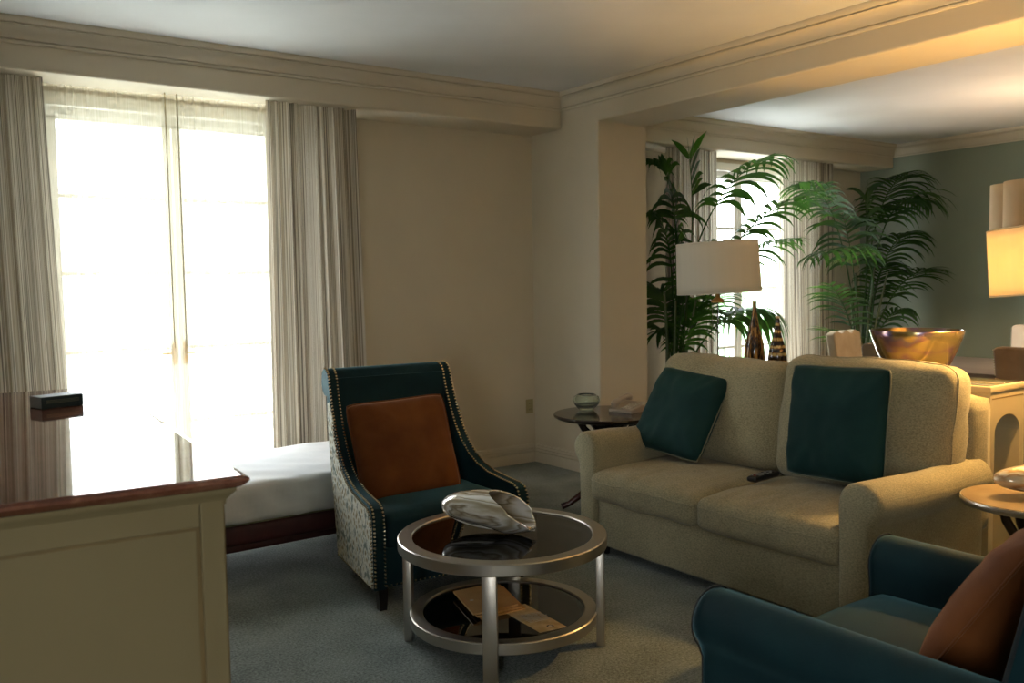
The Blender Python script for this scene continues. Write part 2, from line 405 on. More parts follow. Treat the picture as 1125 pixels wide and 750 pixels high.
wall_with_opening('wall_back', XL-.2, XS+.02, *W1, 'wall_paint')
wall_with_opening('wall_far', XB-.02, XG+.2, *W2, 'wall_paint')
W3 = (-2.1, -.9, .6, 2.3)      # added opening in the left wall, unseen behind the camera, for fill light
b = MB(); b.box(XL-.2, XL, YB, W3[0], 0, 3); b.box(XL-.2, XL, W3[1], YW, 0, 3); b.box(XL-.2, XL, W3[0], W3[1], 0, W3[2]); b.box(XL-.2, XL, W3[0], W3[1], W3[3], 3)
struct(b, 'wall_left', 'wall_paint')
b = MB()
for y in (W3[0], (W3[0]+W3[1])/2-.03, W3[1]-.06): b.box(XL-.12, XL-.06, y, y+.06, W3[2], W3[3])
for z in (W3[2], W3[3]-.06): b.box(XL-.12, XL-.06, W3[0], W3[1], z, z+.06)
struct(b, 'fill_window', 'pvc_white')
struct(MB().box(XL-.2, XG+.2, YB-.2, YB, 0, 3), 'wall_front', 'wall_paint')
struct(MB().box(XG, XG+.2, YB, YW, 0, 3), 'wall_green', 'green_paint')
# pier and beam: one L-shaped wall piece
b = MB(); YP = 5.027
b.prism([(YW+.02, 0), (YW+.02, 3.0), (YB, 3.0), (YB, SB), (YP, SB), (YP, 0)], 0, XS, XB)
w = struct(b, 'wall_right', 'wall_paint')
bv = w.modifiers.new('b', 'BEVEL'); bv.width = .012; bv.segments = 3; bv.limit_method = 'ANGLE'
for p in w.data.polygons: p.use_smooth = False
# soffits over the windows
for i, (x0, x1, z0, z1) in enumerate(((XL, XS, SB, CZ+.02), (XB, XG, SB2, CZ2+.02))):
    s = struct(MB().box(x0, x1, YS, YW+.01, z0, z1), 'trim_%d' % (i+1), 'wall_paint')
    bv = s.modifiers.new('b', 'BEVEL'); bv.width = .014; bv.segments = 3
CR = [(0, -.122), (.012, -.122), (.016, -.112), (.014, -.106), (.006, -.105), (.006, -.101), (.020, -.101), (.020, -.100)]+[(.020+.052*(1-math.cos(t*PI/2/5)), -.104+.066*math.sin(t*PI/2/5)) for t in range(1, 6)] + \
     [(.072, -.036), (.064, -.035), (.064, -.030), (.084, -.029), (.090, -.022), (.096, -.016), (.100, -.008), (.100, 0), (0, 0)]
BBP = [(0, 0), (.022, 0), (.022, .082), (.007, .085), (.007, .092), (.022, .095), (.020, .106), (.006, .109), (.006, .116), (.018, .119), (.015, .129), (.004, .132), (.004, .138), (.013, .140), (.010, .148), (0, .148)]
def mold(prof, wallpos, a, b_, axis, sign, z, name, m='trim_paint', mitre=(0, 0)):
    """axis: direction the moulding runs along; sign: outward normal; mitre: shift of each end per unit of depth"""
    mb = MB(); vs = []
    for e, k in ((a, mitre[0]), (b_, mitre[1])):
        for d, h in prof:
            q = e+k*d
            vs.append((q, wallpos+sign*d, z+h) if axis == 0 else (wallpos+sign*d, q, z+h))
    n = len(prof)
    mb.add(vs, [tuple(range(n)), tuple(range(n, 2*n))]+[(i, (i+1) % n, n+(i+1) % n, n+i) for i in range(n)])
    struct(mb, name, m, smooth=True)
mold(CR, YS, XL, XS, 0, -1, CZ, 'trim_3', mitre=(1, -1))
mold(CR, XS, YB, YS, 1, -1, CZ, 'trim_4', mitre=(1, -1))
mold(CR, XL, YB, YS, 1, 1, CZ, 'trim_5', mitre=(1, -1))
mold(CR, YB, XL, XS, 0, 1, CZ, 'trim_6', mitre=(1, -1))
mold(CR, YS, XB, XG, 0, -1, CZ2, 'trim_7', mitre=(1, -1))
mold(CR, XG, YB, YS, 1, -1, CZ2, 'trim_8', mitre=(1, -1))
mold(CR, XB, YB, YS, 1, 1, CZ2, 'trim_9', mitre=(1, -1))
mold(BBP, YW, XL, W1[0]-.06, 0, -1, 0, 'baseboard_back')
mold(BBP, YW, W1[1]+.06, XS, 0, -1, 0, 'baseboard_back', mitre=(0, -1))
mold(BBP, XS, YP, YW, 1, -1, 0, 'baseboard_right', mitre=(0, -1))
mold(BBP, YP, XS, XB, 0, -1, 0, 'baseboard_right', mitre=(-1, 1))
mold(BBP, YW, W2[1]+.06, XG, 0, -1, 0, 'baseboard_far', mitre=(0, -1))
mold(BBP, XG, YB, YW, 1, -1, 0, 'baseboard_green', mitre=(0, -1))
mold(BBP, XL, YB, YW, 1, 1, 0, 'baseboard_left')

def window(name, x0, x1, zt, mid, muntins):
    root = bpy.data.objects.new(name, None); C.objects.link(root); root['kind'] = 'structure'
    yf = YW+.03
    f = MB()
    f.rbox(x0-.005, x0+.05, yf, yf+.12, 0, zt, .006); f.rbox(x1-.05, x1+.005, yf, yf+.12, 0, zt, .006)
    f.rbox(x0, x1, yf, yf+.12, zt-.06, zt+.004, .006); f.rbox(x0, x1, yf, yf+.12, -.02, .05, .006)
    # casing on the room face of the wall
    f.rbox(x0-.07, x0+.01, YW-.018, YW+.03, 0, zt+.07, .006); f.rbox(x1-.01, x1+.07, YW-.018, YW+.03, 0, zt+.07, .006)
    f.rbox(x0-.07, x1+.07, YW-.018, YW+.03, zt-.01, zt+.07, .006)
    f.build('window_frame', 'pvc_white', root)
    for a, c in ((x0+.05, mid-.004), (mid+.004, x1-.05)):
        s = MB(); w_ = .055; ya, yb = yf+.02, yf+.065
        s.rbox(a, a+w_, ya, yb, .05, zt-.06, .006); s.rbox(c-w_, c, ya, yb, .05, zt-.06, .006)
        s.rbox(a, c, ya, yb, zt-.06-w_*.35, zt-.06, .006); s.rbox(a, c, ya, yb, .05, .17, .006)
        for z in muntins: s.rbox(a+.02, c-.02, ya+.008, yb-.008, z-.014, z+.014, .004)
        so = s.build('sash', 'pvc_white', root)
        MB().box(a+.03, c-.03, ya+.02, ya+.026, .1, zt-.07).build('pane', 'pane', so)
        h = MB(); hx = c-.028 if c < mid+.01 else a+.028
        h.rbox(hx-.012, hx+.012, ya-.012, ya+.002, .98, 1.12, .004); h.tube([(hx, ya-.01, 1.05), (hx, ya-.05, 1.05), (hx+(.09 if hx > mid else -.09), ya-.05, 1.05)], .008, 8)
        h.build('handle', 'brass', so, True)
    return root
window('window_1', W1[0], W1[1], W1[2], 1.60, (2.018, 1.555, 1.083, .607))
window('window_2', W2[0], W2[1], W2[2], 6.95, (1.955, 1.37, .80))

# outside: balcony, railing, a pale building and trees beyond
struct(MB().box(-4, 13, YW+.2, YW+1.9, -.12, -.02), 'trim_10', 'ext_white')
rail = thing('balcony_railing', 'pale balcony railing outside the tall windows', 'railing', (4, YW+1.75, 0))
b = MB()
b.rbox(-7, 8, -.03, .03, 1.0, 1.05, .01); b.rbox(-7, 8, -.02, .02, .06, .10, .01); b.build('handrail', 'ext_rail', rail)
b = MB()
for i in range(116): b.box(-6.95+i*.13-.008, -6.95+i*.13+.008, -.008, .008, -.02, 1.01)
tag(b.build('balusters', 'ext_rail', rail), kind='stuff')
bl = thing('building', 'pale building seen faintly beyond the left window', 'building', (1, 30, 0))
b = MB(); b.box(-9, 12, 0, 8, -9, 2.2); b.box(-9.3, 12.3, -.3, 8.3, 2.2, 2.6)
b.build('facade', 'ext_white', bl)
for i in range(6):
    for j in range(2): MB().box(-7+i*3.1, -5.4+i*3.1, -.04, .05, -5.4+j*3.8, -3.2+j*3.8).build('window', 'grey_rubber', bl)
for (x, y, r) in ((19, 20, 3.2), (25, 23, 4.0), (31, 27, 3.4)):
    t = thing('garden_tree', {19: 'leafy green tree outside the right window, nearest one', 25: 'middle leafy tree outside the right window', 31: 'farthest leafy tree outside the right window'}[x], 'tree', (x, y, -9), group='trees outside the right window')
    b = MB()
    for k in range(26):
        a = rnd.uniform(0, 2*PI); q = rnd.uniform(0, r*.8)
        b.ball((q*math.cos(a), q*math.sin(a), 5.6+rnd.uniform(0, r*1.15)), rnd.uniform(.7, 1.3), 7, 5)
    b.build('crown', 'ext_green', t, True, 180); MB().lathe([(.35, 0), (.25, 3), (.2, 6)], n=10).build('trunk', 'wicker', t, True)

# ------------------------------------------------------------------ curtains
def curtain(name, label, xt, xb, y, z0, z1, folds, amp, m, seed=0, grp='curtains at the two tall windows', ny=26, flare=1.0, header=True, lean=0):
    r = random.Random(seed); ph = [r.uniform(0, 2*PI) for _ in range(6)]
    nx = folds*10+1
    L = (xt[1]-xt[0])*2.0
    vs = []; uv = []
    def warp(u): return u+.25/folds*math.sin(u*folds*1.7+ph[0])+.18/folds*math.sin(u*folds*3.1+ph[1])
    for j in range(ny):
        t = j/(ny-1); z = z1+(z0-z1)*t
        for i in range(nx):
            u = i/(nx-1)
            a, c = xt[0]+(xb[0]-xt[0])*t**1.15, xt[1]+(xb[1]-xt[1])*t**1.15
            p = 2*PI*folds*warp(u)+.5*math.sin(t*2.2+ph[2]+u*5)*t
            k = amp*(.65+.35*math.sin(u*9+ph[3]))*(.75+.35*t*flare)
            yy = y+k*math.sin(p)+.25*k*math.sin(2*p+ph[4])
            xx = a+(c-a)*u+.30*k*math.cos(p)*(1 if 0 < u < 1 else 0)
            vs.append((xx, yy+lean*t, z)); uv.append((u*L, t*(z1-z0)))
    fs = [(j*nx+i, j*nx+i+1, (j+1)*nx+i+1, (j+1)*nx+i) for j in range(ny-1) for i in range(nx-1)]
    me = bpy.data.meshes.new(name); me.from_pydata(vs, [], fs); me.materials.append(M[m])
    ul = me.uv_layers.new(name='UVMap')
    for lp in me.loops: ul.data[lp.index].uv = uv[lp.vertex_index]
    for p in me.polygons: p.use_smooth = True
    o = bpy.data.objects.new(name, me); C.objects.link(o)
    return tag(o, label, 'curtain', grp)
curtain('drape', 'grey and beige striped drape at the far left of the large window', (-.35, .84), (-.40, .915), 5.60, .02, SB, 13, .035, 'drape', 3)
curtain('drape', 'striped drape hanging between the large window and the bare beige wall', (2.09, 2.71), (2.06, 2.76), 5.56, .02, SB, 8, .04, 'drape', 5)
s1 = curtain('sheer_curtain', 'left half of the white sheer curtain on the large window', (.55, 1.575), (.60, 1.60), 5.73, .03, SB, 15, .022, 'sheer', 8)
s2 = curtain('sheer_curtain', 'right half of the white sheer curtain on the large window', (1.50, 2.26), (1.53, 2.24), 5.69, .03, SB, 12, .020, 'sheer', 9)
for s, x in ((s1, 1.505), (s2, 1.575)):
    wnd = MB().tube([(x, 5.645, SB), (x, 5.645, 1.09)], .0038, 6).build('curtain_wand', 'wand', s, True)
curtain('drape', 'striped drape behind the palm beside the pier in the far room', (5.62, 6.26), (5.60, 6.30), 5.56, .02, SB2, 8, .035, 'drape', 12)
curtain('drape', 'pale striped drape right of the far room window, behind the bottles', (7.20, 7.98), (7.27, 8.02), 5.56, .02, SB2, 9, .04, 'drape', 14)
curtain('sheer_curtain', 'narrow gathered sheer at the right edge of the far window', (7.34, 7.62), (7.28, 7.62), 5.70, .02, SB2, 5, .02, 'sheer', 15)

# wall outlet
ot = thing('wall_outlet', 'ivory electrical outlet low on the beige wall', 'outlet', (4.335, YW-.004, .455))
MB().rbox(-.036, .036, -.004, .004, -.058, .058, .003).build('cover_plate', 'outlet', ot, True)
for z in (-.025, .025):
    q = MB().rbox(-.016, .016, -.007, -.003, z-.014, z+.014, .003).build('socket', 'outlet', ot, True)
    MB().box(-.008, -.005, -.0078, -.006, z-.006, z+.006).box(.005, .008, -.0078, -.006, z-.006, z+.006).build('slot', 'black_plastic', q)
# ------------------------------------------------------------------ sofa
SX, SY = 3.09, 2.86
sofa = thing('sofa', 'two-seat sofa in beige-green linen with rolled arms', 'sofa', (SX, SY, 0))
b = MB(); b.rbox(.022, .90, -.76, .755, .05, .325, .018, 3)
build_soft(b, 'base', 'sofa', sofa)
def sofa_arm(yc, s):
    """s=+1: the roll overhangs towards +y"""
    z = .562; r = .092
    poly = [(yc-s*.085, .045), (yc-s*.09, .50)]
    for a in range(0, 271, 15): poly.append((yc-s*math.cos(math.radians(a))*r, z+math.sin(math.radians(a))*r) if a <= 225 else None)
    poly = [p for p in poly if p]+[(yc+s*.045, .47), (yc+s*.04, .045)]
    mb = MB(); n = len(poly)
    xs = [0, .006, .02, .05, .2, .35, .5, .65, .86, .9]
    ins = [.022, .008, .0, 0, 0, 0, 0, 0, 0, .015]
    cy, cz = yc-s*.02, .35
    vs = []
    for i, (x, d) in enumerate(zip(xs, ins)):
        for (y, zz) in poly:
            v_ = Vector((y-yc, zz-(z if zz > .46 else zz))); 
            if zz > .46: y2, z2 = yc+(y-yc)*(1-d/r), z+(zz-z)*(1-d/r)
            else: y2, z2 = y-math.copysign(d*.8, y-cy), zz
            w = noise.noise(Vector((x*5, y2*7, z2*7)))*.004
            vs.append((x-.0, y2+w, z2+w-(.012*math.sin(min(1, max(0, (x-.1)/.7))*PI))))
    fs = [tuple(range(n)), tuple(range((len(xs)-1)*n, len(xs)*n))]+[(i*n+k, i*n+(k+1) % n, (i+1)*n+(k+1) % n, (i+1)*n+k) for i in range(len(xs)-1) for k in range(n)]
    mb.add(vs, fs)
    return mb.build('arm', 'sofa', sofa, True, 50)
sofa_arm(.815, 1); sofa_arm(-.83, -1)
build_soft(soft_box(.105, .862, .31, .045, (4, 20, 10), .012, wr=.003), 'backrest_frame', 'sofa', sofa, (.885, -.005, .612))
for yc, sd in ((.395, 1), (-.365, 2)):
    c = soft_box(.36, .376 if sd == 1 else .378, .078, .045, (34, 40, 8), .034, 0, wr=.010, wsc=6, seed=sd, side=.008, ridge=.010)
    so_ = build_soft(c, 'seat_cushion', 'sofa', sofa, (.345, yc, .374), (0, math.radians(-1.0), 0))
    seam(c, 'piping', 'sofa', so_)
for yc, hy, sd in ((.452, .425, 3), (-.405, .435, 4)):
    hh = .285 if sd == 3 else .305
    c = soft_box(hh, hy, .118, .075, (22, 28, 8), .05, .01, wr=.016, wsc=5, seed=sd, side=.014)
    so_ = build_soft(c, 'back_cushion', 'sofa', sofa, (.725, yc, .45+hh), (0, math.radians(-81), 0)); seam(c, 'piping', 'sofa', so_)
for x in (.07, .85):
    for y in (-.72, .72): MB().lathe([(.018, 0), (.024, .05)], (x, y, 0), 12).build('leg', 'leg_wood', sofa, True)

pillow('throw_pillow', 'dark teal satin pillow leaning at the left end of the sofa', .50, .17, 'teal_satin', (3.585, 3.44, .735), (math.radians(60), 0, math.radians(-86)), 1, math.radians(-5), 1, 'gold_piping', .014)
pillow('throw_pillow', 'dark teal satin pillow standing upright on the sofa near its right arm', .535, .16, 'teal_satin', (3.60, 2.475, .785), (math.radians(82), 0, math.radians(-92)), 2, math.radians(1.5), 1, 'gold_piping', .013)

# remote control lying on the right seat
rc = thing('remote_control', 'black television remote lying on the right sofa seat', 'remote', (3.47, 2.785, .492), math.radians(6))
def slab(L, W, H): return soft_box(L/2, W/2, H/2, H*.45, (16, 8, 5), .001)
bd = build_soft(slab(.215, .056, .028), 'body', 'black_plastic', rc, (0, 0, .013), (0, 0, 0))
for i in range(7):
    for j in range(3):
        k = 'grey_rubber' if (i+j) % 3 else 'black_plastic'
        if (i, j) == (0, 1): k = 'red_rubber'
        MB().rbox(-.006, .006, -.005, .005, -.002, .0025, .0015).build('button', k, rc, True, loc=(-.075+i*.022, -.015+j*.015, .0275))

# ------------------------------------------------------------------ teal armchair with patterned sides
ch = thing('slipper_armchair', 'teal velvet scroll-back armchair with patterned sides and brass nailheads', 'armchair', (2.195, 3.90, 0), math.radians(-5))
INN = [(-.40, .10), (-.40, .38), (-.396, .43), (-.378, .462), (-.34, .478), (-.24, .486), (-.12, .50), (-.02, .528), (.06, .57), (.13, .63), (.19, .71), (.24, .80), (.275, .88), (.30, .95)]
SCR = [(.305+.0, .985)]+[(.375+.070*math.cos(math.radians(a)), .962+.070*math.sin(math.radians(a))) for a in range(160, -100, -20)]
OUT = [(.345, .895), (.345, .80), (.325, .65), (.29, .48), (.25, .30), (.215, .10)]
def tap(y): return 1-.16*(y+.4)/.8
def taper(mb): mb.v = [(x*tap(y), y, z) for x, y, z in mb.v]; return mb
prof = INN+SCR+OUT
for s in (-1, 1):
    a_, c_ = (s*.345, s*.405)
    arm = taper(MB().prism(prof, 0, min(a_, c_), max(a_, c_))).build('side_arm', 'teal', ch, True, 30)
    bv = arm.modifiers.new('b', 'BEVEL'); bv.width = .008; bv.segments = 2; bv.limit_method = 'ANGLE'
    pp = [(y+(.012 if y < 0 else -.012 if y > .2 and z < .9 else .008), z-(.012 if z > .2 else -.010)) for y, z in INN[:-2]]+[(.285, .87), (.318, .86), (.325, .79), (.308, .65), (.273, .48), (.233, .30), (.2, .112)]
    x0 = s*.404; x1 = s*.4095
    tag(taper(MB().prism(pp, 0, min(x0, x1), max(x0, x1))).build('side_panel', 'pattern', arm), 'cream and brown patterned fabric panel')
    nb = MB()
    def walk(pts, step):
        out = []; acc = 0
        for p, q in zip(pts, pts[1:]):
            L = math.dist(p, q); t = step-acc
            while t <= L: out.append((p[0]+(q[0]-p[0])*t/L, p[1]+(q[1]-p[1])*t/L)); t += step
            acc = L-(t-step)
        return out
    for xo in (.352, .398):
        for y, z in walk(INN+SCR[:14], .0175): nb.ball((s*xo*tap(y), y-.001, z+.001), .0066, 6, 4)
    for y, z in walk(pp[:12], .0175): nb.ball((s*.411*tap(y), y, z), .0062, 6, 4)
    for y, z in walk([(-.39, .112), (.2, .112)], .022): nb.ball((s*.411*tap(y), y, z), .005, 6, 4)
    nb.build('nailhead_trim', 'bright_nail', arm, True)['kind'] = 'stuff'
# back: sheet following the inner profile with the scroll on top
bk = MB()
inner = [(.16, .36), (.20, .50), (.235, .65), (.27, .80), (.30, .92)]
bk.prism(inner+[(p[0], p[1]) for p in SCR]+[(.335, .89), (.335, .80), (.31, .62), (.27, .44), (.20, .12), (.14, .12)], 0, -.35, .35)
taper(bk).build('backrest', 'teal', ch, True, 30)
sc_ = soft_box(.335, .30, .085, .03, (18, 18, 6), .022, 0, wr=.003, seed=5)
sc_.v = [(x*(1-.1*(y+.3)/.6), y, z) for x, y, z in [tuple(p) for p in sc_.v]]
build_soft(sc_, 'seat', 'teal', ch, (0, -.085, .345))
MB().rbox(-.345, .345, -.385, .2, .10, .28, .01).build('seat_rail', 'teal', ch, True)
nb = MB()
for i in range(30): nb.ball((-.34+i*.0234, -.387, .112), .006, 6, 4)
nb.build('nailhead_trim', 'bright_nail', ch, True)
for x in (-.36, .36):
    for y, dy in ((-.365, 0), (.15, .02)):
        kx = 1 if y < 0 else .85
        b = MB(); w_ = .024; w2 = .017
        vs = [(x*kx*tap(y)+sx*w2, y+dy+sy*w2, 0) for sx, sy in ((-1, -1), (1, -1), (1, 1), (-1, 1))]+[(x*kx*tap(y)+sx*w_, y+sy*w_, .112) for sx, sy in ((-1, -1), (1, -1), (1, 1), (-1, 1))]
        b.add(vs, [(0, 1, 2, 3), (4, 5, 6, 7), (0, 1, 5, 4), (1, 2, 6, 5), (2, 3, 7, 6), (3, 0, 4, 7)]); b.build('leg', 'leg_wood', ch)
pillow('throw_pillow', 'rust brown velvet pillow on the teal armchair with patterned sides', .50, .17, 'rust', (2.12, 3.895, .655), (math.radians(70), 0, math.radians(-4)), 3, math.radians(2), 1.08, None, .016)

# ------------------------------------------------------------------ teal armchair, lower right
c2 = thing('club_armchair', 'teal velvet club armchair with rolled arms in the lower right foreground', 'armchair', (2.235, 1.18, 0), PI)
for s in (-1, 1):
    z = .535; r = .085; xc = s*.405
    poly = [(xc-s*.075, .10), (xc-s*.078, .47)]+[(xc-s*math.cos(math.radians(a))*r, z+math.sin(math.radians(a))*r) for a in range(0, 226, 15)]+[(xc+s*.045, .44), (xc+s*.045, .10)]
    mb = MB(); n = len(poly); ys = [-.47, -.464, -.45, -.43, -.2, .1, .3, .42]; ins = [.03, .010, .002, 0, 0, 0, 0, 0]; vs = []
    for y, d in zip(ys, ins):
        for (x, zz) in poly:
            if zz > .43: vs.append((xc+(x-xc)*(1-d/r), y, z+(zz-z)*(1-d/r)))
            else: vs.append((x-math.copysign(d*.8, x-xc), y, zz))
    mb.add(vs, [tuple(range(n)), tuple(range((len(ys)-1)*n, len(ys)*n))]+[(i*n+k, i*n+(k+1) % n, (i+1)*n+(k+1) % n, (i+1)*n+k) for i in range(len(ys)-1) for k in range(n)])
    a_ = mb.build('arm', 'teal', c2, True, 50)
    MB().tube([(x*1.0, -.455, zz) for x, zz in [(xc+(x-xc)*1.02, z+(zz-z)*1.02 if zz > .43 else zz) for x, zz in poly]], .0024, 6).build('piping', 'black_piping', a_, True)
build_soft(soft_box(.335, .33, .09, .035, (18, 18, 6), .018, 0, wr=.003, seed=8), 'seat', 'teal', c2, (0, -.10, .372))
MB().rbox(-.38, .38, -.44, .42, .09, .29, .012).build('base', 'teal', c2, True)
# curved back
bk = MB()
def backf(u, t, off=0):
    x = -.445+.89*u; e = abs(2*u-1)
    yy = .30+.13*t-.05*e**2.5+off
    zz = .28+(.655-.09*e**3)*t
    return Vector((x, yy, zz))
nu, nt_ = 21, 10
sec = []
for i in range(nu):
    u = i/(nu-1); ring = [backf(u, t/(nt_)) for t in range(nt_+1)]
    top = backf(u, 1); ring += [top+Vector((0, .055-.055*math.cos(a), .05*math.sin(a))) for a in [PI*k/6 for k in range(1, 6)]]
    ring += [backf(u, t/nt_, .11) for t in range(nt_, -1, -1)]
    sec.append(ring)
m_ = len(sec[0])
bk.add([p for r_ in sec for p in r_], [(i*m_+k, (i+1)*m_+k, (i+1)*m_+(k+1) % m_, i*m_+(k+1) % m_) for i in range(nu-1) for k in range(m_)]+[tuple(range(m_)), tuple(range((nu-1)*m_, nu*m_))])
bo = bk.build('backrest', 'teal', c2, True, 50)
for r_ in (sec[0], sec[-1]):
    s = -1 if r_ is sec[0] else 1
    MB().tube([p+Vector((s*.002, 0, 0)) for p in r_[:nt_+8]], .005, 6).build('piping', 'black_piping', bo, True)
for x in (-.36, .36):
    for y in (-.38, .38): MB().lathe([(.016, 0), (.026, .10)], (x, y, 0), 10).build('leg', 'leg_wood', c2, True)
pillow('throw_pillow', 'rust brown velvet pillow in the foreground teal club armchair', .55, .23, 'rust', (2.27, 1.01, .655), (math.radians(56), 0, math.radians(180-4)), 4, 0, 1.02, None, .010)

# ------------------------------------------------------------------ round coffee table
ct = thing('coffee_table', 'round two-tier coffee table of brushed metal and dark glass', 'table', (2.03, 2.93, 0))
def ring(ro, ri, z0, z1, r=.004):
    p = [(ri, z0+r), (ri+r, z0), (ro-r, z0), (ro, z0+r), (ro, z1-r), (ro-r, z1), (ri+r, z1), (ri, z1-r), (ri, z0+r)]
    return MB().lathe(p, n=96, cap0=False, cap1=False)
t1 = ring(.42, .362, .405, .452).build('top_ring', 'nickel', ct, True, 25)
MB().lathe([(.366, .436), (.366, .446)], n=96).build('glass_top', 'smoked', ct, True, 40)
ring(.378, .325, .10, .145).build('shelf_ring', 'nickel', ct, True, 25)
MB().lathe([(.329, .130), (.329, .139)], n=96).build('glass_shelf', 'smoked', ct, True, 40)
for a in (138, 48, -42, -132):
    o = MB().rbox(.374, .408, -.027, .027, 0, .41, .003).build('leg', 'nickel', ct, True); o.rotation_euler.z = math.radians(a)

def shell(name, label, m, L, R, loc, rot, n=56, k=64, mouth=.44, lip=.10):
    """blown-glass shell: a closed ovoid at one end, opening into an oblique mouth whose far wall folds over as a flap"""
    mb = MB(); vs = []
    for j in range(n):
        s = j/(n-1)
        for i in range(k):
            u = i/(k-1); a = -PI*.60+u*2*PI*1.10          # the two long edges overlap at the top
            top = .5+.5*math.sin(a)
            smax = 1-mouth*top**1.6*(1-.35*math.cos(a))
            t = s*smax
            x = (t-.5)*L
            e = (1-(1-min(1, t/.62))**2.3)**.5*(1-.30*max(0, (t-.62)/.38)**2)
            rr = R*e*(1+.16*u)
            fl = lip*R*max(0, s-.75)/.25
            z = rr*math.sin(a)*.82+.30*R*(t**2)*(1 if top > .5 else .4)
            y = rr*math.cos(a)*1.12
            if u > .80: z += R*.42*((u-.80)/.2)*math.sin(PI*min(1, t/.75))*e; 
            vs.append((x+fl*.3, y*(1+fl*.6), z))
    mb.add(vs, [(j*k+i, j*k+i+1, (j+1)*k+i+1, (j+1)*k+i) for j in range(n-1) for i in range(k-1)])
    root = thing(name, label, 'ornament', loc)
    o = mb.build('shell_body', m, root, True, 180); so = o.modifiers.new('t', 'SOLIDIFY'); so.thickness = .005; so.offset = 0
    o.rotation_euler = rot
    mt = o.rotation_euler.to_matrix(); zm = min((mt @ Vector(p)).z for p in mb.v); o.location.z = -zm+.003
    return root
shell('glass_shell', 'large pearly swirled glass shell on the coffee table', 'shell_glass', .40, .088, (2.0, 2.99, .447), (math.radians(-14), math.radians(4), math.radians(-58)))

# papers on the lower shelf
def flat_quad(mb, c, z0, z1):
    vs = [(x, y, z0) for x, y in c]+[(x, y, z1) for x, y in c]
    mb.add(vs, [(0, 1, 2, 3), (4, 5, 6, 7), (0, 1, 5, 4), (1, 2, 6, 5), (2, 3, 7, 6), (3, 0, 4, 7)])
kraft = M['kraft'] = noisy('kraft_card', (.50, .27, .09), (.58, .33, .12), 12, .55)
M['kraft_pale'] = noisy('printed_kraft', (.60, .46, .25), (.42, .29, .13), 22, .5, lo=.4, hi=.6)
M['print_dark'] = mat('dark_print', (.03, .02, .015), .6)
M['print_light'] = mat('pale_print', (.62, .56, .44), .6)
F = Vector((1.94, 3.17)); ex = Vector((.20, -.02)); ey = Vector((-.075, -.27))
z = .1395
for i, (lab, da) in enumerate((('tan card folder at the bottom of the stack under the coffee table top', .03), ('middle tan card folder in the stack on the lower glass shelf', .015), ('topmost tan card folder with a small dark emblem on the lower shelf', 0))):
    rt = thing('card_folder', lab, 'folder', (F.x+da*.8, F.y-da*.6, z), 0, 'tan card folders stacked on the lower glass shelf'); b = MB()
    flat_quad(b, [(0, 0), tuple(ex*1.03), tuple(ex+ey), tuple(ey)], 0, .0075)
    b.build('cover', 'kraft', rt)
    if i == 2:
        p = ex*.55+ey*.45; MB().lathe([(.020, 0), (.020, .0004)], (p.x, p.y, .0077), 6).build('emblem', 'print_dark', rt)
        p = ex*.2+ey*.5; MB().lathe([(.008, 0), (.008, .0004)], (p.x, p.y, .0077), 16).build('round_sticker', 'print_light', rt)
    z += .0085
br = thing('brochure', 'narrow printed brochure sticking out from under the tan folders', 'brochure', (2.03, 2.90, .1395))
A = Vector((0.0, 0.0)); bx_ = Vector((.115, -.018)); by_ = Vector((-.040, -.265))
b = MB(); flat_quad(b, [(-.02, .03), tuple(bx_+Vector((-.02, .03))), tuple(bx_+by_), tuple(by_)], 0, .002); b.build('sheet', 'kraft_pale', br)
b = MB()
for i in range(7):
    for j in range(4):
        w = .015+.01*rnd.random(); p = by_*(.30+.05*i)+bx_*(.10+.21*j)
        flat_quad(b, [tuple(p), tuple(p+bx_.normalized()*w), tuple(p+bx_.normalized()*w+by_.normalized()*.006), tuple(p+by_.normalized()*.006)], .0021, .0024)
b.build('printed_text', 'print_light', br)
p = bx_*.55+by_*.87; MB().lathe([(.014, 0), (.014, .0004)], (p.x, p.y, .0021), 20).build('round_emblem', 'print_dark', br)
p = bx_*.55+by_*.87; MB().lathe([(.008, 0), (.008, .0004)], (p.x, p.y, .0026), 20).build('round_emblem', 'print_light', br)

# ------------------------------------------------------------------ dark side table with bowl and telephone
TX, TY = 3.803, 4.27
st = thing('side_table', 'round dark polished side table between the sofa and the pier', 'table', (TX, TY, 0))
MB().lathe([(.05, .585), (.28, .587), (.335, .592), (.352, .603), (.355, .612), (.350, .620)], n=72).build('tabletop', 'ebony', st, True, 40)
MB().lathe([(.045, .10), (.05, .14), (.03, .2), (.026, .36), (.045, .44), (.09, .50), (.15, .585)], n=32).build('pedestal', 'ebony', st, True, 60)
for k in range(3):
    a = math.radians(145+120*k)
    pts = [Vector((math.cos(a)*r_, math.sin(a)*r_, z_)) for r_, z_ in ((.03, .15), (.10, .15), (.18, .10), (.26, .04), (.31, .022))]
    MB().tube(pts, [.026, .026, .022, .018, .021], 10).build('foot', 'cherry', st, True, 60)
for k in range(3):
    a = math.radians(160+120*k)
    pts = [Vector((math.cos(a)*r_, math.sin(a)*r_, z_)) for r_, z_ in ((.04, .40), (.10, .46), (.17, .53), (.20, .588))]
    MB().tube(pts, [.02, .022, .022, .026], 10).build('bracket', 'ebony', st, True, 60)
gb = thing('glass_bowl', 'small pale green glass bowl on the dark round side table', 'bowl', (3.785, 4.47, .620))
pr = [(.0, .004), (.042, .004), (.045, .0), (.048, .006), (.062, .018), (.084, .045), (.090, .068), (.082, .090), (.060, .104), (.056, .104), (.074, .086), (.080, .068), (.074, .048), (.054, .028), (.0, .022)]
MB().lathe(pr[1:-1], n=48).build('bowl_body', 'green_glass', gb, True, 70)
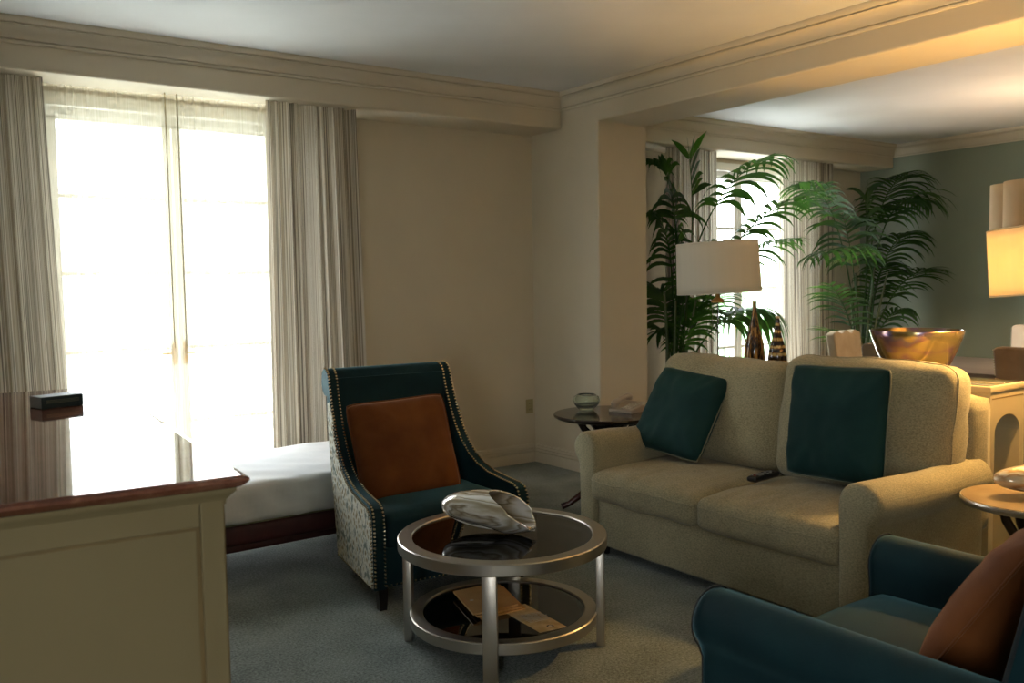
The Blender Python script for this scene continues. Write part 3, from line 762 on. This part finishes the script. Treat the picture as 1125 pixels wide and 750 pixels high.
ph = thing('telephone', 'beige desk telephone on the dark round side table', 'telephone', (3.955, 4.245, .620), math.radians(-75))
# wedge body: front edge low (towards -y local), back high
b = MB(); b.prism([(-.11, .0), (-.11, .022), (.10, .055), (.115, .048), (.115, .02), (.06, .0)], 0, -.085, .085)
o = b.build('body', 'phone', ph, True, 30); bv = o.modifiers.new('b', 'BEVEL'); bv.width = .004; bv.segments = 2; bv.limit_method = 'ANGLE'
for i in range(3):
    for j in range(5):
        y = -.085+j*.028; MB().rbox(-.008, .008, -.008, .008, -.002, .004, .002).build('key', 'phone_key', ph, True, loc=(.0+i*.026, y, .0255+(y+.11)*.157+.0), rot=(.155, 0, 0))
hp = []
for i in range(15):
    t = i/14; hp.append(Vector((-.055, -.105+.21*t, .050+.158*(.21*t)+.014*math.sin(PI*t))))
hs = MB().tube(hp, [.014, .021, .022, .020, .017, .016, .016, .016, .016, .016, .017, .020, .022, .021, .014], 10)
hs.v = [(-.055+(x+.055)*1.25, y, z) for x, y, z in hs.v]
hs.build('handset', 'phone', ph, True, 60)
for t in (1, 13): MB().lathe([(.021, -.022), (.022, .0)], tuple(hp[t]), 16).build('handset_cup', 'phone', ph, True, 50)
cp = [Vector((-.03+.006*math.cos(i*1.3), .125+i*.0012, .018+.006*math.sin(i*1.3))) for i in range(40)]
MB().tube(cp, .0022, 5).build('coiled_cord', 'black_plastic', ph, True)

# ------------------------------------------------------------------ marble-topped cabinet, lower left
dr = thing('cabinet', 'tall cream cabinet with polished red marble top at the lower left', 'cabinet', (.595, 1.745, 0), math.radians(-4.2))
# local: x to the left is negative, y runs away from the camera; near right corner at origin
W_, D_, H_ = 1.75, 2.02, 1.08
b = MB()
tp = [(.0, 0), (.003, -.004), (.004, -.010), (-.002, -.016), (-.010, -.022), (-.018, -.026)]
vs = []; n = 4
lv = [(-.010, .0)]+[(o_, z_) for o_, z_ in tp[1:]]
for o_, z_ in lv: vs += [(-W_-o_, -o_, H_+z_), (o_, -o_, H_+z_), (o_, D_+o_, H_+z_), (-W_-o_, D_+o_, H_+z_)]
b.add(vs, [(0, 1, 2, 3)]+[(i*4+k, i*4+(k+1) % 4, (i+1)*4+(k+1) % 4, (i+1)*4+k) for i in range(len(lv)-1) for k in range(4)]+[tuple(range(len(vs)-4, len(vs)))])
b.build('marble_top', 'marble', dr, True, 12)
b = MB(); vs = []
lv = [(-.018, 1.054), (-.018, 1.048), (-.026, 1.040), (-.034, 1.030), (-.036, 1.020)]
for o_, z_ in lv: vs += [(-W_-o_, -o_, z_), (o_, -o_, z_), (o_, D_+o_, z_), (-W_-o_, D_+o_, z_)]
b.add(vs, [(i*4+k, i*4+(k+1) % 4, (i+1)*4+(k+1) % 4, (i+1)*4+k) for i in range(len(lv)-1) for k in range(4)]+[(0, 1, 2, 3), tuple(range(len(vs)-4, len(vs)))])
b.build('cornice', 'cream_paint', dr, True, 60)
q = -.040
b = MB(); b.rbox(-W_-q, q-.004, -q+.010, D_+q, .08, 1.03, .003); b.build('body', 'cream_paint', dr)
# frame and panel on the near face
b = MB(); y0, y1 = -q-.006, -q+.012; st_ = .046
b.rbox(q-st_, q, y0, y1, .08, 1.03, .003); b.rbox(-W_-q, -W_-q+st_, y0, y1, .08, 1.03, .003)
b.rbox(-W_-q+st_, q-st_, y0, y1, .98, 1.03, .003); b.rbox(-W_-q+st_, q-st_, y0, y1, .08, .16, .003)
b.build('face_frame', 'cream_paint', dr)
b = MB(); b.rbox(-W_-q+st_+.006, q-st_-.006, -q+.004, y1+.004, .166, .974, .003); b.build('side_panel', 'cream_paint', dr)
b = MB(); b.rbox(q-.004, q+.004, -q+.004, D_+q, .08, 1.03, .002); b.build('edge_strip', 'glaze_edge', dr)
b = MB(); b.rbox(-W_-q+.03, q-.03, -q+.04, D_+q-.03, 0, .08, .003); b.build('plinth', 'cream_paint', dr)
b = MB(); b.box(-W_-q+st_, q-st_, -q+.0045, -q+.0102, .16, .98); b.build('panel_groove', 'glaze_edge', dr)
nbk = thing('small_box', 'small dark green box with gilt lines lying on the marble top', 'box', (.426, 3.146, 1.0805), math.radians(16))
m = M['box_green'] = mat('dark_green_card', (.012, .026, .028), .45)
b = MB(); b.rbox(0, .132, 0, .085, 0, .038, .0015); b.build('box_body', 'box_green', nbk)
b = MB()
for z in (.017, .021, .025): b.box(.014, .118, -.0008, .0004, z, z+.0016)
b.build('gilt_lines', 'gold_piping', nbk)
tag(MB().box(-.0006, .0004, .002, .083, .002, .036).build('lit_end_face', 'grey_rubber', nbk), 'box end painted grey for the light on it')  # light falling on the box end, put in as a grey face

# ------------------------------------------------------------------ day bed under the window
bd = thing('daybed', 'low daybed with white sheeted mattress on a dark red base under the window', 'bed', (1.95, 4.74, 0))
bs = MB(); bs.rbox(-.80, .80, -.45, .45, .19, .30, .03, 3); bs.rbox(-.78, .78, -.43, .43, .16, .20, .01); bs.build('base', 'bed_base', bd, True, 50)
MB().tube([(-.80, -.452, .302), (.80, -.452, .302)], .004, 6).build('piping', 'gold_piping', bd, True)
mt = soft_box(.81, .46, .098, .03, (60, 30, 8), .012, 0, wr=.004, wsc=4, seed=11)
vs = []
for p in mt.v:
    p = Vector(p)
    if p.y < -.42: p.y -= .006*math.sin((p.x+p.z*1.8)*26)*(1-(p.z+.1)/.2*.8)+.004*math.sin(p.x*41+p.z*20)
    if p.z > .08: p.z += .004*math.sin((p.x*1.2+p.y*2)*13)*noise.noise(p*3)*2
    vs.append(tuple(p))
mt.v = vs
build_soft(mt, 'mattress', 'sheet', bd, (0, 0, .396))
for x in (-.72, .72):
    for y in (-.38, .38): MB().lathe([(.02, 0), (.03, .165)], (x, y, 0), 12).build('leg', 'leg_wood', bd, True)
# ------------------------------------------------------------------ console table behind the sofa
cn = thing('console_table', 'long cream console table with arched ends behind the sofa', 'table', (4.315, 2.98, 0))
CX, CY, CT = .165, .93, .945
b = MB(); b.rbox(-CX-.006, CX+.006, -CY-.006, CY+.006, CT-.03, CT, .005); b.build('tabletop', 'console_paint', cn, True)
b = MB(); b.rbox(-CX+.012, CX-.012, -CY+.012, CY-.012, CT-.002, CT+.003, .002); b.build('glass_inset', 'black_inlay', cn, True)
for y0, y1 in ((-CY, -CY+.12), (CY-.12, CY)):
    # arched end panel: outline minus arch, as one polygon
    ax = CX-.045; zc = .72; poly = [(-CX, 0), (-CX, CT-.03), (CX, CT-.03), (CX, 0), (ax, 0), (ax, zc)]
    poly += [(ax*math.cos(math.radians(a)), zc+.085*math.sin(math.radians(a))) for a in range(10, 171, 10)]+[(-ax, zc), (-ax, 0)]
    o = MB().prism(poly, 1, y0, y1).build('end_panel', 'console_paint', cn)
    g = MB(); ye = y0-.001 if y0 < 0 else y1
    g.box(-CX+.018, CX-.018, ye, ye+.002, CT-.062, CT-.056); g.build('groove', 'glaze_edge', o)
for x0, x1 in ((-CX, -CX+.03), (CX-.03, CX)):
    MB().box(x0, x1, -CY+.12, CY-.12, CT-.16, CT-.03).build('apron', 'console_paint', cn)

def drum_lamp(name, label, loc, m, tilt, az, floor=False, r=.262, zb=.425, h=.32, lean=0):
    root = thing(name, label, 'lamp', loc)
    if floor:
        MB().lathe([(.14, 0), (.14, .018), (.03, .03), (.012, .05)], n=32).build('lamp_base', 'dark_metal', root, True, 40)
        MB().lathe([(.011, .04), (.011, zb-.05)], n=16).build('pole', 'dark_metal', root, True)
    else:
        MB().rbox(-.06, .06, -.06, .06, 0, .010, .003).build('lamp_base', 'brass', root, True)
        MB().lathe([(.0385, .010), (.0385, zb-.055)], n=32, cap0=False, cap1=False).build('glass_column', 'clear_glass', root, True)
        MB().lathe([(.0045, .02), (.0045, zb-.05)], n=10).build('rod', 'dark_metal', root, True)
    MB().lathe([(.042, zb-.060), (.043, zb-.050), (.030, zb-.036), (.016, zb-.028), (.012, zb-.012), (.012, zb+.04)], n=32).build('neck_cap', 'brass', root, True, 40)
    MB().lathe([(.010, zb+.02), (.018, zb+.035), (.026, zb+.055), (.026, zb+.07), (.012, zb+.09)], n=20).build('bulb', 'bulb' if 'bulb' in M else 'paper', root, True)
    sh = MB(); sh.grid(lambda u, t: Vector((math.cos(u*2*PI), math.sin(u*2*PI), 0))*(r*(1-.035*t))+Vector((0, 0, (t-.5)*h)), 72, 8, closeu=True)
    s = sh.build('lamp_shade', m, root, True, 60); so = s.modifiers.new('t', 'SOLIDIFY'); so.thickness = .0025
    uvl = s.data.uv_layers.new(name='UVMap')
    for lp in s.data.loops: c = s.data.vertices[lp.vertex_index].co; uvl.data[lp.index].uv = (math.atan2(c.y, c.x), c.z)
    s.location = (0, 0, zb+h/2); s.rotation_euler = (tilt*math.cos(az), tilt*math.sin(az), 0)
    for z in (-h/2+.004, h/2-.004):
        rr = r*(1-.035*(z/h+.5)); hb = MB()
        hb.tube([(rr*.998*math.cos(a*PI/24), rr*.998*math.sin(a*PI/24), z) for a in range(48)], .003, 5, closed=True)
        hb.build('shade_rim', m, s, True)
    sp = MB()
    for k in range(3): a = k*2*PI/3; sp.tube([(0, 0, h/2-.03), (r*.95*math.cos(a), r*.95*math.sin(a), h/2-.01)], .0025, 5)
    sp.build('spider', 'brass', s, True)
    return root
# tilt about the viewing direction (camera looks along ~(.58,.81))
drum_lamp('table_lamp', 'unlit table lamp with white drum shade and clear glass column behind the sofa', (4.365, 3.86, .948), 'shade_off', math.radians(2.6), math.atan2(-.81, -.58))
drum_lamp('floor_lamp', 'lit lamp with glowing yellow drum shade at the right edge', (4.27, 1.845, 0), 'shade_lit', math.radians(5), math.atan2(-.42, -.91), True, .262, 1.375, .30)

def bottle(name, label, loc, r, h, m, nk):
    root = thing(name, label, 'bottle', loc)
    pr = [(r*.80, 0), (r*.93, h*.015), (r, h*.08), (r*.96, h*.20), (r*.82, h*.36), (r*.60, h*.50), (r*.42, h*.62), (r*.32, h*.74), (nk, h*.86), (nk*.95, h*.97), (nk*1.15, h), (nk*.8, h), (nk*.7, h*.93)]
    MB().lathe(pr, n=40).build('bottle_body', m, root, True, 60); return root
bottle('decorative_bottle', 'taller dark amber bottle with vertical streaks behind the sofa', (4.34, 3.552, .948), .063, .375, 'bottle_a', .0125)
bottle('decorative_bottle', 'shorter amber bottle with pale bands beside the taller bottle', (4.34, 3.383, .948), .056, .288, 'bottle_b', .0125)
bw = thing('art_glass_bowl', 'large iridescent gold glass bowl standing behind the sofa', 'bowl', (4.33, 2.515, .948))
pr = [(.115, .0), (.120, .003), (.140, .03), (.165, .075), (.190, .13), (.212, .19), (.224, .232), (.222, .237), (.216, .236), (.205, .19), (.182, .13), (.157, .078), (.13, .04), (.11, .022), (.02, .018)]
MB().lathe(pr, n=72).build('bowl_body', 'iridescent', bw, True, 50)

# ------------------------------------------------------------------ small round table and shell at the right edge
rt = thing('round_side_table', 'small round bronze-topped side table beside the right sofa arm', 'table', (3.575, 1.605, 0))
MB().lathe([(.236, .574), (.244, .577), (.246, .588), (.243, .590), (.246, .593), (.244, .6)], n=72).build('table_rim', 'nickel', rt, True, 40)
MB().lathe([(.240, .594), (.240, .602)], n=72).build('tabletop', 'bronze_wood', rt, True, 40)
MB().lathe([(.03, .10), (.035, .2), (.022, .32), (.030, .44), (.05, .50), (.06, .574)], n=24).build('pedestal', 'dark_metal', rt, True, 60)
for k in range(3):
    a = math.radians(150+120*k)
    pts = [Vector((math.cos(a)*r_, math.sin(a)*r_, z_)) for r_, z_ in ((.02, .14), (.08, .13), (.15, .07), (.20, .02))]
    MB().tube(pts, [.02, .018, .015, .017], 10).build('foot', 'dark_metal', rt, True, 60)
    pts = [Vector((math.cos(a)*r_, math.sin(a)*r_, z_)) for r_, z_ in ((.02, .44), (.07, .47), (.10, .52), (.12, .576))]
    MB().tube(pts, [.014, .018, .018, .014], 10).build('bracket', 'dark_metal', rt, True, 60)
shell('glass_shell', 'amber and cream swirled glass shell on the small table at the right edge', 'shell_amber', .38, .062, (3.66, 1.60, .6025), (math.radians(8), math.radians(2), math.radians(-36)), mouth=.45)

# ------------------------------------------------------------------ dining area
dt = thing('dining_table', 'grey-brown rectangular dining table in the far room', 'table', (7.03, 2.95, 0))
b = MB(); b.rbox(-.63, .63, -1.25, 1.25, .725, .76, .006); b.build('tabletop', 'grey_wood', dt, True)
b = MB(); b.rbox(-.55, .55, -1.15, 1.15, .65, .725, .004); b.build('apron', 'ebony', dt)
for x in (-.52, .52):
    for y in (-1.1, 1.1): MB().rbox(x-.04, x+.04, y-.04, y+.04, 0, .65, .004).build('leg', 'ebony', dt)
def dining_chair(label, loc, rz, m, w=.50, top=1.0, grp='upholstered dining chairs around the dining table', scallop=False):
    root = thing('dining_chair', label, 'chair', loc, rz, grp)
    # local: faces -y, back at +y
    build_soft(soft_box(w/2, .24, .05, .025, (12, 12, 5), .012), 'seat', m, root, (0, 0, .45))
    mb = MB(); n = 20; fr = []; bkv = []
    for i in range(n+1):
        u = -1+2*i/n
        dz = .012*math.cos(u*PI*3)*(1-abs(u)**6)+.0 if scallop else 0
        e = 1-max(0, abs(u)-.86)/.14*.0
        fr.append((u*w/2, top+dz-(.018 if abs(u) > .97 else 0)))
    poly = [(-w/2*.92, .42)]+fr+[(w/2*.92, .42)]
    mb.prism(poly, 1, 0, .075)
    mb.v = [(x, y+.20+(z-.42)*.14, z) for x, y, z in mb.v]
    bo = mb.build('backrest', m, root, True, 40); bv = bo.modifiers.new('b', 'BEVEL'); bv.width = .012; bv.segments = 2; bv.limit_method = 'ANGLE'
    nb = MB()
    for s in (-1, 1):
        for k in range(34):
            z = .44+k*.0165; x = s*(w/2*.92+(w/2*.08)*(z-.42)/(top-.42))*.985
            nb.ball((x, .20+(z-.42)*.14-.003, z), .0045, 5, 3); nb.ball((x, .20+(z-.42)*.14+.078, z), .0045, 5, 3)
    nb.build('nailhead_trim', 'bright_nail', bo, True)['kind'] = 'stuff'
    for x in (-w/2+.05, w/2-.05):
        for y in (-.19, .23):
            MB().add_leg(x, y).build('leg', 'leg_wood', root)
    return root
def add_leg(self, x, y):
    dy = .05 if y > 0 else 0
    vs = [(x+a*.015, y+dy+c*.015, 0) for a, c in ((-1, -1), (1, -1), (1, 1), (-1, 1))]+[(x+a*.024, y+c*.024, .42) for a, c in ((-1, -1), (1, -1), (1, 1), (-1, 1))]
    self.add(vs, [(0, 1, 2, 3), (4, 5, 6, 7), (0, 1, 5, 4), (1, 2, 6, 5), (2, 3, 7, 6), (3, 0, 4, 7)]); return self
MB.add_leg = add_leg
dining_chair('beige dining chair with scalloped top in front of the right palm', (7.02, 4.42, 0), math.radians(8), 'dining_fabric', .50, .985, scallop=True)
dining_chair('grey-brown dining chair partly hidden behind the iridescent bowl', (6.15, 3.54, 0), math.radians(90), 'grey_fabric', .50, .985)
dining_chair('brown dining chair with nailhead edge at the right edge of the picture', (6.12, 2.58, 0), math.radians(90), 'brown_fabric', .52, 1.005)
dining_chair('cream dining chair on the far side of the dining table', (7.90, 3.60, 0), math.radians(-90), 'cream_fabric', .54, 1.02)
pl = thing('bowl_plate', 'wide silver-rimmed plate on the dining table', 'plate', (7.05, 3.23, .76))
MB().lathe([(.05, 0), (.06, .02), (.10, .035), (.16, .045), (.162, .05), (.10, .042), (.04, .028)], n=40).build('plate_body', 'nickel', pl, True, 50)

chd = thing('chandelier', 'scalloped fabric pendant shade over the dining table', 'lamp', (7.18, 3.02, 0))
def lobed(z0, z1, R, lob, nl, n=160):
    mb = MB()
    def f(u, t):
        a = u*2*PI; k = abs(math.sin(a*nl/2+1.1)); r = R*(.80+.20*k**.55)
        return Vector((r*math.cos(a), r*math.sin(a), z0+(z1-z0)*t))
    mb.grid(f, n, 5, closeu=True); return mb
s = lobed(1.745, 2.135, .50, .1, 7).build('lamp_shade', 'shade_tan', chd, True, 50)
uvl = s.data.uv_layers.new(name='UVMap')
for lp in s.data.loops: c = s.data.vertices[lp.vertex_index].co; uvl.data[lp.index].uv = (math.atan2(c.y, c.x), c.z)
so = s.modifiers.new('t', 'SOLIDIFY'); so.thickness = .003
MB().lathe([(.008, 1.8), (.008, CZ2)], n=10).build('rod', 'brass', chd, True); MB().lathe([(.06, CZ2-.03), (.065, CZ2)], n=24).build('canopy', 'brass', chd, True)
b = MB()
for k in range(3): a = k*2*PI/3; b.tube([(0, 0, 2.0), (.42*math.cos(a), .42*math.sin(a), 2.1)], .004, 6)
b.build('spider', 'brass', chd, True)

# ------------------------------------------------------------------ palms
def frond(name, root, pts, nl, ll, droop, seed=0, wid=.020, start=.30, side_bias=0, up=.15):
    """pts: three control points of the rachis (relative to root); leaflets on both sides hang from it"""
    r = random.Random(seed); p0, p1, p2 = [Vector(p) for p in pts]
    mb = MB(); N = 16
    path = [bez(p0, p1, p2, i/N) for i in range(N+1)]
    mb.tube(path, [.0075*(1-.75*i/N)+.0012 for i in range(N+1)], 5)
    for k in range(nl):
        t = start+(1-start)*(k+.5+r.uniform(-.25, .25))/nl
        p = bez(p0, p1, p2, t); tg = (bez(p0, p1, p2, min(1, t+.02))-bez(p0, p1, p2, t-.02)).normalized()
        sd = tg.cross(Vector((0, 0, 1)))
        if sd.length < .15: sd = tg.cross(Vector((.6, -.8, 0)))
        sd.normalize(); upv = sd.cross(tg).normalized()
        q = (t-start)/(1-start); L = ll*1.12*(.55+.65*math.sin(PI*min(1, q*.80+.14)))*(1-.30*q**3)
        for s in (-1, 1):
            l = L*r.uniform(.88, 1.08)
            d = (sd*s*(.95+side_bias*s)+tg*(.38+.9*q*q)+upv*up*r.uniform(.2, 2.2)).normalized()
            g = droop*1.3*r.uniform(.7, 1.3); M_ = 7; a = []
            cur = p.copy(); dirn = d.copy()
            for i in range(M_+1):
                f = i/M_
                w = wid*(.30+1.1*math.sin(PI*min(1, f*.80+.12)))*(1-f**4) if i < M_ else 0.0006
                wv = dirn.cross(upv); wv = wv.normalized() if wv.length > .05 else sd
                a.append((cur+wv*w*.5, cur-wv*w*.5))
                dirn = (dirn+Vector((0, 0, -g*(f+.15)*.42))).normalized(); cur = cur+dirn*(l/M_)
            o = len(mb.v); vs = [v_ for pr_ in a for v_ in pr_]
            mb.add(vs, [(2*i, 2*i+1, 2*i+3, 2*i+2) for i in range(M_)])
    o3 = root.location
    for i, (x, y, z) in enumerate(mb.v):
        X, Y, Z = x+o3.x, y+o3.y, z+o3.z
        if X > 8.84: X = 8.84-(X-8.84)*.1
        if Y > 5.46: Y = 5.46-(Y-5.46)*.1
        if Y > 4.98 and X < 4.93: X = 4.93+(4.93-X)*.05
        if Y > 5.38 and Z > 2.55: Z = 2.55
        mb.v[i] = (X-o3.x, Y-o3.y, Z-o3.z)
    o = mb.build(name, 'leaf', root, False)
    for p in o.data.polygons: p.use_smooth = True
    return o
def palm(label, loc, pot_h, pot_r, fronds, stems):
    root = thing('potted_palm', label, 'plant', loc); L0 = Vector(loc)
    MB().lathe([(pot_r*.72, 0), (pot_r*.80, pot_h*.3), (pot_r*.95, pot_h*.85), (pot_r, pot_h*.95), (pot_r*1.02, pot_h), (pot_r*.90, pot_h), (pot_r*.88, pot_h*.92)], n=36).build('planter', 'wicker', root, True, 40)
    MB().lathe([(pot_r*.89, pot_h*.90), (pot_r*.5, pot_h*.93), (.01, pot_h*.94)], n=24).build('soil', 'soil', root, True)
    for k, (a, b_) in enumerate(stems):
        a = Vector(a)-L0; b_ = Vector(b_)-L0
        MB().tube([a, a.lerp(b_, .5)+Vector((.01, .01, 0)), b_], [.016, .012, .009], 7).build('stem', 'palm_stem', root, True)
    for k, (pts, nl, ll, dr_, kw) in enumerate(fronds):
        frond('frond', root, [Vector(p)-L0 for p in pts], nl, ll, dr_, seed=k+int(abs(loc[0])*10), **kw)
    return root
PALM1 = [
    (((5.16, 5.0, 0.76), (5.22, 4.95, 2.19), (6.25, 4.9, 2.51)), 13, 0.36, 0.90, {'start': 0.56, 'wid': 0.036}),
    (((5.22, 5.0, 0.79), (5.61, 4.9, 2.06), (6.64, 4.7, 2.21)), 16, 0.32, 0.75, {'start': 0.45, 'wid': 0.032}),
    (((5.22, 5.0, 0.79), (5.67, 5.0, 1.81), (6.47, 4.8, 1.8)), 18, 0.30, 0.70, {'start': 0.45, 'wid': 0.024}),
    (((5.18, 4.9, 0.77), (5.66, 4.9, 1.38), (5.98, 4.7, 1.17)), 20, 0.42, 1.50, {'start': 0.35, 'wid': 0.026}),
    (((5.24, 5.1, 0.75), (5.58, 5.3, 2.27), (5.32, 5.35, 2.43)), 15, 0.34, 0.90, {'start': 0.5, 'wid': 0.03}),
    (((5.32, 5.2, 0.74), (5.5, 5.3, 1.9), (5.34, 5.4, 1.99)), 16, 0.34, 0.90, {'start': 0.45, 'wid': 0.026}),
    (((5.29, 5.2, 0.74), (5.4, 5.3, 1.44), (5.34, 5.4, 1.37)), 18, 0.32, 0.80, {'start': 0.3, 'wid': 0.024}),
    (((5.29, 5.1, 0.74), (5.47, 5.2, 1.52), (5.89, 5.2, 1.78)), 16, 0.32, 0.60, {'start': 0.3, 'wid': 0.024}),
    (((5.29, 5.1, 0.74), (5.47, 5.1, 1.22), (6.01, 5.2, 1.37)), 14, 0.28, 0.60, {'start': 0.3, 'wid': 0.022}),
    (((5.29, 5.15, 0.74), (5.26, 5.2, 1.15), (5.16, 5.2, 1.04)), 14, 0.28, 0.70, {'start': 0.25, 'wid': 0.022}),
    (((5.19, 5.0, 0.76), (5.43, 5.0, 1.8), (5.32, 5.0, 2.44)), 6, 0.40, 0.20, {'start': 0.75, 'wid': 0.042}),
    (((5.36, 5.2, 0.73), (5.56, 5.3, 1.67), (5.49, 5.35, 2.2)), 16, 0.34, 0.70, {'start': 0.4, 'wid': 0.026}),
    (((5.12, 4.95, 0.77), (5.21, 4.95, 1.08), (5.38, 4.95, 1.26)), 14, 0.26, 0.50, {'start': 0.2, 'wid': 0.02}),
]

PALM2 = [
    (((7.76, 5.05, 0.67), (7.84, 5.0, 2.49), (8.48, 4.8, 2.18)), 26, 0.40, 0.80, {'start': 0.5, 'wid': 0.02}),
    (((7.74, 5.05, 0.67), (7.85, 5.1, 2.33), (8.63, 5.1, 2.52)), 24, 0.38, 0.80, {'start': 0.5, 'wid': 0.02}),
    (((7.71, 5.05, 0.67), (7.41, 5.05, 2.39), (6.71, 5.0, 2.3)), 20, 0.30, 0.80, {'start': 0.56, 'wid': 0.024}),
    (((7.56, 4.9, 0.69), (7.57, 4.6, 2.02), (5.59, 4.1, 1.6)), 20, 0.26, 0.90, {'start': 0.55, 'wid': 0.02}),
    (((7.75, 5.0, 0.67), (8.08, 4.95, 1.58), (8.78, 4.9, 1.53)), 22, 0.30, 0.45, {'start': 0.4, 'wid': 0.02}),
    (((7.63, 5.0, 0.68), (7.42, 5.0, 1.25), (7.02, 4.9, 1.4)), 12, 0.26, 0.50, {'start': 0.3, 'wid': 0.022}),
    (((7.79, 5.0, 0.67), (8.04, 5.0, 1.14), (8.16, 4.9, 1.14)), 10, 0.30, 0.90, {'start': 0.3, 'wid': 0.022}),
    (((7.84, 5.1, 0.66), (8.08, 5.2, 1.95), (8.0, 5.2, 2.26)), 20, 0.40, 0.70, {'start': 0.5, 'wid': 0.022}),
    (((7.87, 5.1, 0.66), (8.24, 5.2, 1.86), (8.64, 5.1, 1.91)), 18, 0.34, 0.80, {'start': 0.45, 'wid': 0.022}),
    (((7.81, 5.1, 0.66), (7.68, 5.1, 1.76), (7.34, 5.0, 2.04)), 12, 0.34, 0.90, {'start': 0.5, 'wid': 0.024}),
    (((7.6, 5.0, 0.64), (7.35, 5.0, 0.98), (6.97, 4.9, 1.0)), 8, 0.24, 0.30, {'start': 0.2, 'wid': 0.022}),
    (((7.87, 5.1, 0.66), (8.14, 5.2, 1.5), (8.57, 5.3, 1.64)), 18, 0.32, 0.60, {'start': 0.35, 'wid': 0.022}),
]

ST1 = [((5.14, 5.0, 0.67), (5.16, 5.0, 1.3)), ((5.2, 5.0, 0.66), (5.32, 5.0, 1.51)), ((5.14, 5.05, 0.67), (5.09, 5.05, 1.37)), ((5.17, 4.95, 0.67), (5.34, 4.95, 1.3))]
ST2 = [((7.72, 5.05, 0.63), (7.56, 5.0, 1.5)), ((7.79, 5.05, 0.62), (7.88, 5.0, 1.67)), ((7.76, 5.0, 0.63), (8.0, 4.95, 1.5)), ((7.6, 5.0, 0.64), (7.49, 5.0, 1.24))]
palm('tall palm in a brown planter beside the pier, fronds over the far window', (5.27, 5.02, 0), .70, .19, PALM1, ST1)
palm('tall palm in the corner by the green wall, behind the gold bowl', (7.80, 5.02, 0), .72, .22, PALM2, ST2)

# ------------------------------------------------------------------ light
W = bpy.data.worlds.new('sky'); bpy.context.scene.world = W; W.use_nodes = True
nt = W.node_tree; bg = nt.nodes['Background']
tc = nt.nodes.new('ShaderNodeTexCoord'); sx = nt.nodes.new('ShaderNodeSeparateXYZ'); cr = nt.nodes.new('ShaderNodeValToRGB')
nt.links.new(tc.outputs['Generated'], sx.inputs[0]); nt.links.new(sx.outputs[2], cr.inputs[0]); nt.links.new(cr.outputs[0], bg.inputs[0])
el = cr.color_ramp.elements; el[0].position = 0; el[0].color = (.55, .62, .60, 1); el[1].position = .5; el[1].color = (.88, .94, 1.0, 1)
e = el.new(.08); e.color = (.95, .98, 1.0, 1)
bg.inputs[1].default_value = 8.2
for (x0, x1, zt) in (W1, W2):
    l = bpy.data.lights.new('window_portal', 'AREA'); l.shape = 'RECTANGLE'; l.size = x1-x0; l.size_y = zt; l.cycles.is_portal = True
    o = bpy.data.objects.new('window_portal', l); C.objects.link(o); o.location = ((x0+x1)/2, YW+.19, zt/2); o.rotation_euler = (-PI/2, 0, 0)
l = bpy.data.lights.new('window_portal', 'AREA'); l.shape = 'RECTANGLE'; l.size = W3[1]-W3[0]; l.size_y = W3[3]-W3[2]; l.cycles.is_portal = True  # portal of the added fill opening in the left wall
o = bpy.data.objects.new('window_portal', l); C.objects.link(o); o.location = (XL-.19, (W3[0]+W3[1])/2, (W3[2]+W3[3])/2); o.rotation_euler = (PI/2, 0, -PI/2)
def lamp(name, loc, watts, col, r=.03):
    l = bpy.data.lights.new(name, 'POINT'); l.energy = watts; l.color = col; l.shadow_soft_size = r
    o = bpy.data.objects.new(name, l); C.objects.link(o); o.location = loc
lamp('lit_bulb', (4.27, 1.845, 1.505), 54, (1.0, .60, .21), .03)
lamp('pendant_fill', (7.18, 3.02, 1.93), 32, (1.0, .70, .42), .05)  # fill light added inside the unlit pendant, warms the far room

# ------------------------------------------------------------------ camera
f_px, yaw, pitch, roll = 986.09, .6205504, -.0637423, -.0166455
fw = Vector((math.cos(pitch)*math.sin(yaw), math.cos(pitch)*math.cos(yaw), math.sin(pitch)))
rt0 = Vector((math.cos(yaw), -math.sin(yaw), 0)); up0 = rt0.cross(fw)
rt_ = rt0*math.cos(roll)+up0*math.sin(roll); up_ = -rt0*math.sin(roll)+up0*math.cos(roll)
cam = bpy.data.cameras.new('camera'); co = bpy.data.objects.new('camera', cam); C.objects.link(co)
mw = Matrix((rt_, up_, -fw)).transposed().to_4x4(); mw.translation = Vector((0, 0, 1.45)); co.matrix_world = mw
cam.sensor_fit = 'HORIZONTAL'; cam.sensor_width = 36; cam.lens = f_px/1125*36; cam.clip_start = .05
cam.dof.use_dof = True; cam.dof.focus_distance = 4.3; cam.dof.aperture_fstop = 5.0
sc = bpy.context.scene; sc.camera = co
sc.view_settings.view_transform = 'Standard'; sc.view_settings.look = 'None'; sc.view_settings.gamma = 1
sc.view_settings.use_curve_mapping = False; sc.view_settings.exposure = 1.12
cy = sc.cycles; cy.use_denoising = True; cy.max_bounces = 10; cy.diffuse_bounces = 5; cy.glossy_bounces = 4; cy.transparent_max_bounces = 16; cy.transmission_bounces = 8
cy.caustics_reflective = False; cy.caustics_refractive = False; cy.sample_clamp_indirect = 6
